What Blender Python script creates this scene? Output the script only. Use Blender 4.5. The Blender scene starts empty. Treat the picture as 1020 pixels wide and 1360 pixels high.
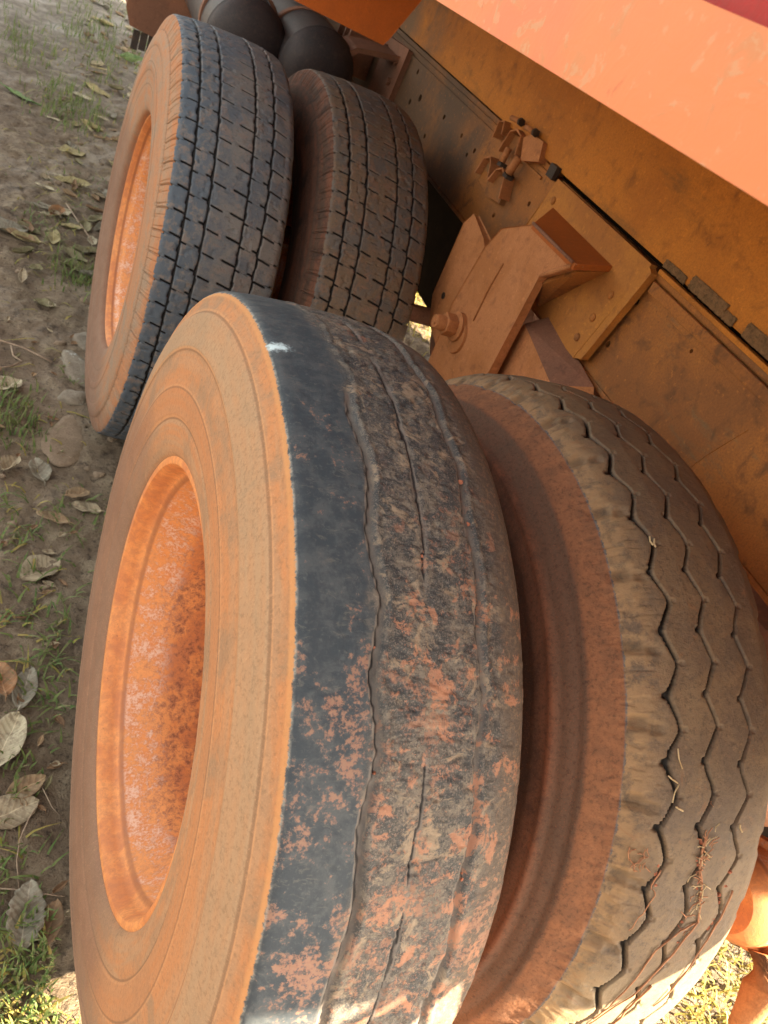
import bpy, bmesh, math, random
import numpy as np
from mathutils import Vector, Matrix
from mathutils.geometry import tessellate_polygon
random.seed(7); rng = np.random.default_rng(7)
S = bpy.context.scene
C = S.collection
R = math.radians

# ------------------------------------------------------------------ camera
cam = bpy.data.cameras.new('camera'); camo = bpy.data.objects.new('camera', cam); C.objects.link(camo)
ax = Vector((0.88117931, -0.2653533, 0.39129357)); ay = Vector((-0.12763754, 0.66338903, 0.73730839))
ax.normalize(); az = ax.cross(ay).normalized(); ay = az.cross(ax)
camo.matrix_world = Matrix(((ax.x, ay.x, az.x, -0.25), (ax.y, ay.y, az.y, -0.702), (ax.z, ay.z, az.z, 1.412), (0, 0, 0, 1)))
cam.sensor_width = 36; cam.lens = 28.86; cam.clip_start = 0.02; cam.clip_end = 3000
cam.dof.use_dof = True; cam.dof.focus_distance = 0.95; cam.dof.aperture_fstop = 14.0
S.camera = camo

# ------------------------------------------------------------------ light
SUN_EL = R(25); SUN = Vector((1.0, -0.85, 0)).normalized() * math.cos(SUN_EL) + Vector((0, 0, math.sin(SUN_EL)))
W = bpy.data.worlds.new('World'); S.world = W; W.use_nodes = True
wn = W.node_tree; wn.nodes.clear()
sky = wn.nodes.new('ShaderNodeTexSky'); sky.sky_type = 'NISHITA'; sky.sun_disc = False
sky.sun_elevation = SUN_EL; sky.sun_rotation = math.atan2(SUN.x, SUN.y)
sky.air_density = 1.0; sky.dust_density = 2.5; sky.ozone_density = 1.0
bgn = wn.nodes.new('ShaderNodeBackground'); bgn.inputs[1].default_value = 0.075
won = wn.nodes.new('ShaderNodeOutputWorld')
hsv = wn.nodes.new('ShaderNodeHueSaturation'); hsv.inputs['Saturation'].default_value = 0.22   # hazy, nearly white sky
wn.links.new(sky.outputs[0], hsv.inputs['Color']); tnt = wn.nodes.new('ShaderNodeMix'); tnt.data_type = 'RGBA'; tnt.blend_type = 'MULTIPLY'; tnt.inputs[0].default_value = 1.0; tnt.inputs[7].default_value = (1.0, 0.97, 0.86, 1)   # dusty haze
wn.links.new(hsv.outputs[0], tnt.inputs[6]); wn.links.new(tnt.outputs[2], bgn.inputs[0]); wn.links.new(bgn.outputs[0], won.inputs[0])
sl = bpy.data.lights.new('sun', 'SUN'); sl.energy = 5.0; sl.angle = R(0.55); sl.color = (1.0, 0.84, 0.58)
so = bpy.data.objects.new('sun', sl); C.objects.link(so); so.location = (6, -6, 6)
so.rotation_euler = (-SUN).to_track_quat('-Z', 'Y').to_euler()
S.view_settings.view_transform = 'Standard'; S.view_settings.look = 'None'
S.view_settings.exposure = 3.30; S.view_settings.gamma = 1.0; S.view_settings.use_curve_mapping = False
S.cycles.max_bounces = 8; S.cycles.diffuse_bounces = 5
S.cycles.sample_clamp_indirect = 8

# ------------------------------------------------------------------ noise helpers (numpy)
def hashf(i, j, seed):
    h = (i.astype(np.int64) * 374761393 + j.astype(np.int64) * 668265263 + seed * 982451653) & 0xffffffff
    h = ((h ^ (h >> 13)) * 1274126177) & 0xffffffff
    h = (h ^ (h >> 16)) & 0xffffffff
    return h.astype(np.float64) / 4294967295.0
def vn(x, y, seed=0):
    xi = np.floor(x); yi = np.floor(y); fx = x - xi; fy = y - yi
    fx = fx * fx * (3 - 2 * fx); fy = fy * fy * (3 - 2 * fy)
    a = hashf(xi, yi, seed); b = hashf(xi + 1, yi, seed); c = hashf(xi, yi + 1, seed); d = hashf(xi + 1, yi + 1, seed)
    return (a * (1 - fx) + b * fx) * (1 - fy) + (c * (1 - fx) + d * fx) * fy
def fbm(x, y, octs=4, seed=0, gain=0.5):
    s = 0; a = 1; t = 0
    for k in range(octs):
        s = s + a * vn(x * 2**k + 17.3 * k, y * 2**k - 9.1 * k, seed + k); t += a; a *= gain
    return s / t - 0.5
def sst(a, b, x):
    t = np.clip((x - a) / (b - a), 0, 1); return t * t * (3 - 2 * t)
def tri(t): return 2 * np.abs(2 * (t - np.floor(t + 0.5))) - 1

# ------------------------------------------------------------------ material helpers
class NT:
    def __init__(s, name):
        s.m = bpy.data.materials.new(name); s.m.use_nodes = True; s.t = s.m.node_tree
        s.b = s.t.nodes['Principled BSDF']; s.co = s.t.nodes.new('ShaderNodeTexCoord').outputs['Object']
    def n(s, ty, **kw):
        o = s.t.nodes.new(ty)
        for k, v in kw.items(): setattr(o, k, v)
        return o
    def put(s, sock, v):
        if hasattr(v, 'links') or isinstance(v, bpy.types.NodeSocket): s.t.links.new(v, sock)
        elif isinstance(v, (tuple, list)) and len(v) == 3 and sock.type == 'RGBA': sock.default_value = (*v, 1)
        else: sock.default_value = v
    def map(s, scale=(1, 1, 1), rot=(0, 0, 0), src=None):
        o = s.n('ShaderNodeMapping'); s.put(o.inputs[0], src or s.co); o.inputs['Scale'].default_value = scale; o.inputs['Rotation'].default_value = rot
        return o.outputs[0]
    def noise(s, sc, det=4, ro=0.55, vec=None, dist=0.0):
        o = s.n('ShaderNodeTexNoise'); s.put(o.inputs['Vector'], vec or s.co)
        o.inputs['Scale'].default_value = sc; o.inputs['Detail'].default_value = det; o.inputs['Roughness'].default_value = ro; o.inputs['Distortion'].default_value = dist
        return o.outputs[0]
    def vor(s, sc, vec=None, feat='F1'):
        o = s.n('ShaderNodeTexVoronoi', feature=feat); s.put(o.inputs['Vector'], vec or s.co); o.inputs['Scale'].default_value = sc
        return o.outputs['Distance']
    def r(s, v, a, b, lo=0.0, hi=1.0):
        o = s.n('ShaderNodeMapRange', interpolation_type='SMOOTHSTEP'); s.put(o.inputs[0], v)
        for k, q in zip((1, 2, 3, 4), (a, b, lo, hi)): o.inputs[k].default_value = q
        return o.outputs[0]
    def mth(s, op, a, b=0.0):
        o = s.n('ShaderNodeMath', operation=op); s.put(o.inputs[0], a); s.put(o.inputs[1], b); return o.outputs[0]
    def mix(s, f, a, b, bt='MIX'):
        o = s.n('ShaderNodeMix', data_type='RGBA', blend_type=bt); s.put(o.inputs[0], f); s.put(o.inputs[6], a); s.put(o.inputs[7], b); return o.outputs[2]
    def attr(s, name): return s.n('ShaderNodeAttribute', attribute_name=name).outputs['Fac']
    def xyz(s, src=None):
        o = s.n('ShaderNodeSeparateXYZ'); s.put(o.inputs[0], src or s.co); return o.outputs
    def bump(s, h, st=0.5, d=0.002, nrm=None):
        o = s.n('ShaderNodeBump'); o.inputs['Strength'].default_value = st; o.inputs['Distance'].default_value = d
        s.put(o.inputs['Height'], h)
        if nrm: s.put(o.inputs['Normal'], nrm)
        return o.outputs[0]
    def done(s, col, rough=0.8, nrm=None, spec=0.3, metal=0.0):
        s.put(s.b.inputs['Base Color'], col); s.put(s.b.inputs['Roughness'], rough); s.put(s.b.inputs['Metallic'], metal)
        s.b.inputs['Specular IOR Level'].default_value = spec
        if nrm: s.put(s.b.inputs['Normal'], nrm)
        return s.m

def metal_mat(name, c1, c2, c3, sp=0.5, rough=0.75, grain=260, bs=0.35, big=5.0, streak=None, grey=None, fwd_tone=None):
    t = NT(name)
    a = t.noise(big, 5, 0.6); b = t.noise(big * 6, 5, 0.65, dist=0.4); g = t.noise(grain, 3, 0.7)
    col = t.mix(t.r(a, 0.38, 0.62), c1, c2)
    col = t.mix(t.mth('MULTIPLY', t.r(b, 0.5, 0.72), sp), col, c3)
    if grey is not None:
        q = t.noise(big * 1.7, 6, 0.7, vec=t.map((1, 0.5, 2)))
        col = t.mix(t.r(q, 0.56, 0.70, 0, 0.75), col, grey)
    if fwd_tone is not None:
        gy = t.r(t.mth('ADD', t.xyz()[1], t.mth('MULTIPLY', t.mth('SUBTRACT', a, 0.5), 2.2)), fwd_tone[0], fwd_tone[1])
        col = t.mix(t.mth('MULTIPLY', gy, 0.85), col, fwd_tone[2])  # darker grey-brown towards the front
    col = t.mix(t.r(g, 0.35, 0.75, 0.0, 0.45), col, c3)
    s2 = t.noise(grain * 0.35, 3, 0.6)
    col = t.mix(t.r(s2, 0.60, 0.72, 0, 0.35), col, tuple(min(1, q * 1.5) for q in c1))
    col = t.mix(t.r(t.vor(38), 0.0, 0.10, 0.35, 0.0), col, tuple(q * 0.35 for q in c3))
    h = t.mth('ADD', g, t.mth('MULTIPLY', b, 1.5))
    return t.done(col, rough, t.bump(h, bs, 0.002), 0.25)

M = {}
M['beam'] = metal_mat('dusty_orange_beam', (0.50, 0.178, 0.022), (0.40, 0.135, 0.018), (0.19, 0.070, 0.014), 0.7, 0.7, 300, 0.6, 3.5, grey=(0.22, 0.10, 0.025), fwd_tone=(1.7, 2.3, (0.13, 0.095, 0.06)))
M['frame'] = metal_mat('dusty_frame_steel', (0.35, 0.128, 0.028), (0.24, 0.092, 0.027), (0.11, 0.048, 0.02), 0.8, 0.72, 260, 0.45, 4.5, grey=(0.15, 0.11, 0.06), fwd_tone=(1.0, 1.75, (0.085, 0.058, 0.038)))
M['bracket'] = metal_mat('dusty_bracket_steel', (0.42, 0.170, 0.066), (0.35, 0.135, 0.045), (0.20, 0.080, 0.035), 0.6, 0.8, 240, 0.4, 8)
M['brown'] = metal_mat('brown_dusty_steel', (0.24, 0.105, 0.06), (0.19, 0.09, 0.055), (0.10, 0.045, 0.03), 0.5, 0.75, 240, 0.3, 6)
M['dark'] = metal_mat('dark_greasy_steel', (0.035, 0.022, 0.016), (0.05, 0.03, 0.02), (0.02, 0.014, 0.01), 0.6, 0.6, 200, 0.4, 9)
M['timber'] = metal_mat('worn_packing_strip', (0.20, 0.11, 0.05), (0.15, 0.085, 0.04), (0.08, 0.045, 0.02), 0.8, 0.9, 150, 0.7, 25)
M['tank'] = metal_mat('dark_tank_paint', (0.040, 0.032, 0.034), (0.030, 0.028, 0.032), (0.085, 0.06, 0.05), 0.6, 0.55, 220, 0.25, 9)
M['black'] = metal_mat('black_shade_fill', (0.008, 0.005, 0.003), (0.012, 0.007, 0.004), (0.02, 0.012, 0.006), 0.5, 1.0, 200, 0.3, 9)  # near-black, painted shade for the added box and the rail gap
M['black'].node_tree.nodes['Principled BSDF'].inputs['Specular IOR Level'].default_value = 0.02
M['plate'] = metal_mat('orange_plate_steel', (0.44, 0.175, 0.032), (0.34, 0.13, 0.03), (0.20, 0.08, 0.025), 0.6, 0.75, 260, 0.3, 6)
M['red'] = metal_mat('dark_red_paint', (0.35, 0.01, 0.006), (0.30, 0.012, 0.008), (0.2, 0.02, 0.012), 0.2, 0.5, 200, 0.1, 4)
M['flap'] = metal_mat('orange_painted_steel', (0.34, 0.085, 0.012), (0.29, 0.075, 0.010), (0.22, 0.06, 0.012), 0.4, 0.7, 220, 0.2, 6)
M['rubber'] = metal_mat('plain_rubber', (0.03, 0.028, 0.028), (0.05, 0.04, 0.035), (0.12, 0.07, 0.045), 0.5, 0.8, 200, 0.4, 12)

def pink_mat():
    t = NT('sun_faded_orange_paint')
    a = t.noise(7, 4, 0.5); b = t.noise(30, 5, 0.65, dist=1.2); c = t.noise(90, 4, 0.6)
    col = t.mix(t.r(a, 0.4, 0.6), (0.62, 0.165, 0.075), (0.60, 0.185, 0.070))
    col = t.mix(t.r(b, 0.50, 0.66, 0, 0.75), col, (0.45, 0.185, 0.075))
    col = t.mix(t.r(t.mth('MULTIPLY', b, c), 0.30, 0.36, 0, 0.5), col, (0.48, 0.27, 0.15))
    col = t.mix(t.r(t.noise(13, 6, 0.7, dist=2), 0.62, 0.66, 0, 0.6), col, (0.42, 0.12, 0.05))
    return t.done(col, 0.55, t.bump(b, 0.25, 0.002), 0.4)
M['pink'] = pink_mat()

def rim_mat():
    t = NT('rusty_orange_rim')
    x = t.mth('ADD', t.xyz()[0], 0.014)
    a = t.noise(95, 7, 0.75, dist=0.2); b = t.noise(260, 4, 0.7); c = t.noise(16, 4, 0.6)
    col = t.mix(t.r(c, 0.4, 0.62), (0.70, 0.29, 0.10), (0.64, 0.225, 0.068))
    deep = t.r(x, 0.045, 0.115)
    ru = t.mth('MULTIPLY', t.r(a, 0.40, 0.60), t.mth('ADD', t.mth('MULTIPLY', deep, 0.45), 0.45))
    col = t.mix(ru, col, (0.36, 0.14, 0.075)); col = t.mix(t.mth('MULTIPLY', t.r(c, 0.48, 0.62), 0.4), col, (0.45, 0.17, 0.08)); col = t.mix(t.mth('MULTIPLY', t.r(a, 0.54, 0.62), t.mth('MULTIPLY', deep, 0.6)), col, (0.17, 0.06, 0.035))
    wh = t.mth('MULTIPLY', t.r(t.mth('ADD', t.mth('MULTIPLY', c, 0.45), t.mth('ADD', t.mth('MULTIPLY', a, 0.45), t.mth('MULTIPLY', b, 0.35))), 0.605, 0.72), t.mth('MULTIPLY', t.r(x, 0.036, 0.046), t.r(x, 0.115, 0.080)))
    col = t.mix(t.mth('MULTIPLY', wh, 0.7), col, (0.76, 0.53, 0.42)); col = t.mix(t.mth('MULTIPLY', t.mth('MULTIPLY', t.r(x, 0.033, 0.037), t.r(x, 0.043, 0.039)), 0.6), col, (0.22, 0.08, 0.04))
    col = t.mix(t.mth('MULTIPLY', t.r(b, 0.62, 0.7), 0.5), col, (0.15, 0.05, 0.03))
    return t.done(col, 0.6, t.bump(t.mth('ADD', a, b), 0.3, 0.0015), 0.35)
M['rim'] = rim_mat()

def tyre_mat(name, kind):
    t = NT(name)
    xs = t.xyz(); x, y, z = xs
    side = t.attr('side'); groove = t.attr('groove')
    n1 = t.noise(14, 6, 0.68, dist=0.5); n2 = t.noise(48, 6, 0.7, dist=0.3); n3 = t.noise(210, 4, 0.7); n4 = t.noise(600, 2, 0.6); n5 = t.noise(5, 3, 0.5)
    rad = t.mth('SQRT', t.mth('ADD', t.mth('MULTIPLY', y, y), t.mth('MULTIPLY', z, z)))
    if kind == 'bald':
        black = t.mix(t.r(n2, 0.42, 0.62), (0.036, 0.044, 0.054), (0.062, 0.068, 0.075))
        black = t.mix(t.r(n3, 0.56, 0.70, 0, 0.5), black, (0.10, 0.10, 0.10)); black = t.mix(t.r(t.noise(55, 6, 0.75, vec=t.map((1.0, 2.2, 2.2)), dist=0.6), 0.56, 0.66, 0, 0.55), black, (0.115, 0.105, 0.095))
        grey = t.mix(t.r(n2, 0.40, 0.56), (0.145, 0.120, 0.098), (0.055, 0.054, 0.055))
        grey = t.mix(t.r(n3, 0.50, 0.60, 0, 0.75), grey, (0.034, 0.034, 0.037)); grey = t.mix(t.r(n4, 0.55, 0.64, 0, 0.55), grey, (0.22, 0.18, 0.15)); wk = t.n('ShaderNodeTexNoise', noise_type='RIDGED_MULTIFRACTAL'); wk.inputs['Scale'].default_value = 42; wk.inputs['Detail'].default_value = 6; wk.inputs['Distortion'].default_value = 0.8; t.put(wk.inputs['Vector'], t.map((1.4, 0.8, 0.8), (0.3, 0, 0))); grey = t.mix(t.r(wk.outputs[0], 0.75, 1.1, 0, 0.5), grey, (0.20, 0.165, 0.14))
        grey = t.mix(t.r(t.noise(30, 6, 0.75, dist=1.0), 0.53, 0.63, 0, 0.85), grey, (0.27, 0.20, 0.14))
        mid = t.r(t.mth('ADD', x, t.mth('MULTIPLY', t.mth('SUBTRACT', n1, 0.5), 0.05)), 0.060, 0.078)
        col = t.mix(mid, black, grey)
        # right-hand smooth polished shoulder
        rs = t.r(t.mth('ADD', x, t.mth('MULTIPLY', t.mth('SUBTRACT', n1, 0.5), 0.05)), 0.185, 0.215)
        col = t.mix(rs, col, t.mix(t.r(n3, 0.45, 0.65), (0.085, 0.066, 0.055), (0.15, 0.105, 0.075)))
        soil_t = t.mth('ADD', t.mth('MULTIPLY', n1, 0.6), t.mth('MULTIPLY', n2, 0.4))
        # soil is caked mostly on the rear lower half of the tread
        low = t.r(z, 0.36, 0.51, 0.006, 0.055)
        soil = t.r(t.mth('SUBTRACT', t.mth('ADD', t.mth('MULTIPLY', soil_t, 0.75), t.mth('MULTIPLY', n3, 0.25)), low), 0.509, 0.560)
        soil = t.mth('MULTIPLY', soil, t.r(n3, 0.38, 0.54, 0.25, 1.0))
        col = t.mix(t.mth('MULTIPLY', soil, 0.78), col, t.mix(t.r(n3, 0.4, 0.6), (0.34, 0.150, 0.095), (0.26, 0.140, 0.095)))
        col = t.mix(t.mth('MULTIPLY', t.r(groove, 0.1, 0.6), t.r(n2, 0.40, 0.6, 0.6, 0.95)), col, (0.155, 0.130, 0.115))
        col = t.mix(t.r(groove, 0.95, 1.9, 0, 0.95), col, (0.016, 0.014, 0.015))
        fs = t.mth('MULTIPLY', t.r(t.noise(42, 6, 0.75, dist=0.4), 0.545, 0.60), t.mth('MULTIPLY', t.r(x, 0.07, 0.085), t.r(z, 0.52, 0.44)))
        col = t.mix(t.mth('MULTIPLY', fs, 0.7), col, (0.38, 0.17, 0.10))
        # scuffed white paint mark on the shoulder edge near the top
        dx = t.mth('SUBTRACT', x, 0.010); dy = t.mth('MULTIPLY', t.mth('SUBTRACT', y, 0.014), 1.0)
        top = t.r(z, 0.3, 0.4)
        dd = t.mth('SQRT', t.mth('ADD', t.mth('MULTIPLY', dx, dx), t.mth('MULTIPLY', t.mth('MULTIPLY', dy, dy), 2.2)))
        mk = t.mth('MULTIPLY', t.r(t.mth('ADD', dd, t.mth('MULTIPLY', n3, 0.03)), 0.018, 0.032, 1, 0), top)
        col = t.mix(mk, col, (0.55, 0.66, 0.70))
        tan1, tan2, tan3 = (0.38, 0.215, 0.120), (0.43, 0.19, 0.085), (0.29, 0.175, 0.105)
    elif kind == 'zigzag':
        g = t.mix(t.r(n1, 0.38, 0.62), (0.120, 0.085, 0.060), (0.170, 0.115, 0.070))
        g = t.mix(t.r(n3, 0.5, 0.7, 0, 0.6), g, (0.060, 0.044, 0.034)); g = t.mix(t.r(t.noise(40, 6, 0.8, vec=t.map((0.6, 1.6, 1.6)), dist=0.8), 0.52, 0.68, 0, 0.45), g, (0.20, 0.135, 0.08))
        g = t.mix(t.mth('MULTIPLY', t.r(t.mth('ADD', z, t.mth('MULTIPLY', n1, 0.2)), 0.27, 0.17), 0.65), g, (0.27, 0.20, 0.125))  # lower tread painted paler to brighten the sunlit patch
        g = t.mix(t.r(t.noise(130, 5, 0.8), 0.52, 0.66, 0, 0.5), g, (0.080, 0.058, 0.043)); g = t.mix(t.r(t.noise(75, 6, 0.8), 0.57, 0.68, 0, 0.5), g, (0.23, 0.15, 0.09))
        tanz = t.mth('MULTIPLY', t.r(x, 0.105, 0.045), t.r(n2, 0.36, 0.55))
        g = t.mix(t.mth('MULTIPLY', tanz, 0.85), g, (0.33, 0.20, 0.10))
        g = t.mix(t.r(t.noise(26, 6, 0.75, dist=1.0), 0.58, 0.7, 0, 0.6), g, (0.24, 0.12, 0.06))
        g = t.mix(t.r(n4, 0.70, 0.76, 0, 0.8), g, (0.32, 0.18, 0.11))
        col = t.mix(t.r(groove, 0.15, 0.8), g, (0.022, 0.017, 0.014))
        tan1, tan2, tan3 = (0.20, 0.075, 0.040), (0.17, 0.08, 0.05), (0.085, 0.045, 0.032)
    else:
        g = t.mix(t.r(n1, 0.40, 0.60), (0.098, 0.110, 0.130), (0.165, 0.150, 0.142))
        if kind == 'lug_brown': g = t.mix(t.r(n1, 0.40, 0.60), (0.110, 0.100, 0.094), (0.15, 0.105, 0.072))
        g = t.mix(t.r(n2, 0.5, 0.66, 0, 0.6), g, (0.20, 0.145, 0.125))
        g = t.mix(t.r(n3, 0.55, 0.7, 0, 0.5), g, (0.20, 0.17, 0.15))
        if kind == 'lug_brown': g = t.mix(t.r(n2, 0.5, 0.62, 0, 0.4), g, (0.20, 0.10, 0.05))
        g = t.mix(t.r(t.noise(120, 5, 0.8), 0.52, 0.64, 0, 0.45), g, (0.065, 0.062, 0.065))
        if kind == 'lug': g = t.mix(t.mth('MULTIPLY', t.r(x, 0.15, 0.04), t.r(n2, 0.6, 0.45)), g, (0.085, 0.103, 0.130))
        col = t.mix(t.r(groove, 0.05, 0.5), g, (0.014, 0.012, 0.012))
        tan1, tan2, tan3 = (0.33, 0.19, 0.115), (0.38, 0.165, 0.080), (0.27, 0.19, 0.135)
        if kind == 'lug_brown': tan1, tan2, tan3 = (0.10, 0.062, 0.045), (0.16, 0.07, 0.045), (0.06, 0.04, 0.033)
    # sidewall dust: concentric variation + scratches
    cv = t.n('ShaderNodeCombineXYZ'); t.put(cv.inputs[0], t.mth('MULTIPLY', rad, 60.0)); t.put(cv.inputs[1], t.mth('MULTIPLY', n5, 3.0))
    rg = t.noise(1.0, 4, 0.6, vec=cv.outputs[0])
    def band(lo, hi, w=0.0025): return t.mth('MULTIPLY', t.r(rad, lo - w, lo + w), t.r(rad, hi + w, hi - w))
    sc = t.noise(9, 6, 0.75, vec=t.map((1, 14, 3), (0.6, 0, 0)))
    sw = t.mix(t.r(rg, 0.38, 0.62), tan1, tan2)
    sw = t.mix(t.r(n1, 0.42, 0.66), sw, tan3)
    if kind == 'bald':
        sw = t.mix(t.mth('MULTIPLY', band(0.440, 0.488), 0.55), sw, (0.33, 0.23, 0.145))
        sw = t.mix(t.mth('MULTIPLY', band(0.350, 0.390), 0.6), sw, (0.42, 0.175, 0.075))
        for q in (0.4885, 0.4385, 0.3895, 0.3495): sw = t.mix(t.mth('MULTIPLY', band(q - 0.0016, q + 0.0010, 0.0008), 0.55), sw, (0.16, 0.085, 0.05)); sw = t.mix(t.mth('MULTIPLY', band(q + 0.0012, q + 0.0040, 0.0008), 0.5), sw, (0.50, 0.25, 0.12))
    if kind in ('bald', 'lug'):
        mq = t.mth('SUBTRACT', t.mth('MULTIPLY', y, 0.55), t.mth('MULTIPLY', z, 0.83)); sw_shade = t.r(t.mth('ADD', mq, t.mth('MULTIPLY', t.mth('SUBTRACT', n5, 0.5), 0.30)), -0.02, 0.18)  # forward-lower half of the sidewall painted browner in place of its shading
        sw = t.mix(t.mth('MULTIPLY', sw_shade, 0.8), sw, t.mix(t.r(n1, 0.4, 0.6), (0.155, 0.090, 0.066), (0.205, 0.115, 0.080)))
    if kind == 'zigzag':
        sw = t.mix(t.mth('MULTIPLY', band(0.452, 0.50), 0.9), sw, t.mix(t.r(n2, 0.35, 0.65), (0.27, 0.120, 0.060), (0.19, 0.09, 0.050)))
        sw = t.mix(t.mth('MULTIPLY', band(0.424, 0.4515), 0.75), sw, (0.125, 0.078, 0.055))
        sw = t.mix(t.mth('MULTIPLY', t.r(rad, 0.415, 0.385), 0.85), sw, (0.055, 0.034, 0.027))
        sw = t.mix(t.mth('MULTIPLY', t.mth('MULTIPLY', t.r(side, 0.2, 0.5), t.r(side, 0.8, 0.5)), t.r(n3, 0.35, 0.5)), sw, (0.12, 0.125, 0.13))
    if kind == 'lug':
        for q in (0.477, 0.441, 0.405, 0.386, 0.356): sw = t.mix(t.mth('MULTIPLY', band(q - 0.002, q + 0.001, 0.001), 0.5), sw, (0.14, 0.08, 0.05))
    sw = t.mix(t.r(n3, 0.45, 0.72, 0, 0.55), sw, tuple(q * 0.62 for q in tan3))
    sw = t.mix(t.r(n4, 0.55, 0.72, 0, 0.4), sw, tuple(min(1, q * 1.35) for q in tan1))
    sw = t.mix(t.r(sc, 0.60, 0.72, 0, 0.35), sw, tuple(min(1, q * 1.3) for q in tan1))
    sd = t.r(t.mth('ADD', side, t.mth('ADD', t.mth('MULTIPLY', t.mth('SUBTRACT', n3, 0.5), 0.7), t.mth('MULTIPLY', t.mth('SUBTRACT', n2, 0.5), 1.1 if kind != 'bald' else 0.35))), 0.42, 0.58)
    if kind in ('bald',):
        edge = t.mth('MULTIPLY', t.r(side, 0.25, 0.5), t.r(side, 1.0, 0.7))
        sw = t.mix(t.mth('MULTIPLY', edge, 0.0), sw, (0.6, 0.3, 0.1))
        em = t.attr('edge')
        col = t.mix(t.mth('MULTIPLY', t.r(em, 0.72, 0.97), t.mth('MULTIPLY', t.r(n2, 0.40, 0.60, 0.1, 0.8), t.r(n3, 0.4, 0.5, 0.4, 1.0))), col, (0.34, 0.32, 0.28))
        sw = t.mix(t.mth('MULTIPLY', t.r(em, 0.15, 0.7), t.r(n1, 0.35, 0.65, 0.35, 0.75)), sw, (0.52, 0.25, 0.10))
    col = t.mix(sd, col, sw)
    h = t.mth('ADD', t.mth('MULTIPLY', n2, 1.4), t.mth('ADD', n3, t.mth('MULTIPLY', n4, 0.5)))
    if kind == 'bald':
        smooth = t.mth('MULTIPLY', t.r(x, 0.06, 0.08, 0.35, 1.0), 1.0)
        h = t.mth('MULTIPLY', h, smooth)
    rough = t.mix(sd, (0.62, 0.62, 0.62), (0.9, 0.9, 0.9))
    if kind == 'lug': pass
    return t.done(col, rough, t.bump(h, 0.6, 0.0015 if kind == 'bald' else 0.0012), 0.22)
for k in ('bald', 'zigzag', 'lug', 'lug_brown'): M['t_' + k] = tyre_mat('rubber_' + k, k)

# ------------------------------------------------------------------ object helpers
def link(name, me, mat=None, parent=None, smooth=False):
    o = bpy.data.objects.new(name, me); C.objects.link(o)
    if mat: me.materials.append(mat)
    if smooth: me.polygons.foreach_set('use_smooth', [True] * len(me.polygons))
    if parent: o.parent = parent
    return o
def empty(name, loc, parent=None):
    o = bpy.data.objects.new(name, None); C.objects.link(o); o.location = loc; o.empty_display_size = 0.1
    if parent: o.parent = parent
    return o
def tag(o, label=None, cat=None, group=None, kind=None):
    if label: o['label'] = label
    if cat: o['category'] = cat
    if group: o['group'] = group
    if kind: o['kind'] = kind
    return o
def from_bm(name, bm, mat, parent=None, smooth=False, bevel=0.0, loc=None):
    if bevel:
        bmesh.ops.bevel(bm, geom=[e for e in bm.edges if len(e.link_faces) == 2 and e.calc_face_angle(0) > 0.5], offset=bevel, segments=2, affect='EDGES', profile=0.6)
    bmesh.ops.recalc_face_normals(bm, faces=bm.faces)
    me = bpy.data.meshes.new(name); bm.to_mesh(me); bm.free()
    o = link(name, me, mat, parent, smooth)
    if loc is not None: o.location = loc
    return o
def prism_bm(pts, axis, a0, a1, holes=(), bm=None):
    """outline pts in the two other axes, extruded along axis from a0 to a1; holes = [(u, v, r)]"""
    bm = bm or bmesh.new()
    loops = [[Vector((p[0], p[1], 0)) for p in pts]]
    for (u, v, r) in holes:
        loops.append([Vector((u + r * math.cos(-k * math.pi / 5), v + r * math.sin(-k * math.pi / 5), 0)) for k in range(10)])
    flat = [p for l in loops for p in l]
    tris = tessellate_polygon(loops)
    def mk(p, a):
        return {'x': (a, p.x, p.y), 'y': (p.x, a, p.y), 'z': (p.x, p.y, a)}[axis]
    A = [bm.verts.new(mk(p, a0)) for p in flat]; B = [bm.verts.new(mk(p, a1)) for p in flat]
    for t in tris:
        try: bm.faces.new([A[i] for i in t]); bm.faces.new([B[i] for i in reversed(t)])
        except ValueError: pass
    k = 0
    for l in loops:
        n = len(l)
        for i in range(n): bm.faces.new((A[k + i], A[k + (i + 1) % n], B[k + (i + 1) % n], B[k + i]))
        k += n
    if not holes: bmesh.ops.dissolve_limit(bm, angle_limit=0.01, verts=bm.verts, edges=bm.edges)
    return bm
def prism(name, pts, axis, a0, a1, mat, parent=None, bevel=0.0015, holes=()):
    bm = prism_bm(pts, axis, a0, a1, holes)
    return from_bm(name, bm, mat, parent, bevel=0 if holes else bevel)
def box_bm(x0, x1, y0, y1, z0, z1, bm=None):
    bm = bm or bmesh.new()
    r = bmesh.ops.create_cube(bm, size=1.0)
    for v in r['verts']: v.co = Vector(((x0 + x1) / 2 + v.co.x * (x1 - x0), (y0 + y1) / 2 + v.co.y * (y1 - y0), (z0 + z1) / 2 + v.co.z * (z1 - z0)))
    return bm
def box(name, b, mat, parent=None, bevel=0.002): return from_bm(name, box_bm(*b), mat, parent, bevel=bevel)
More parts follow.
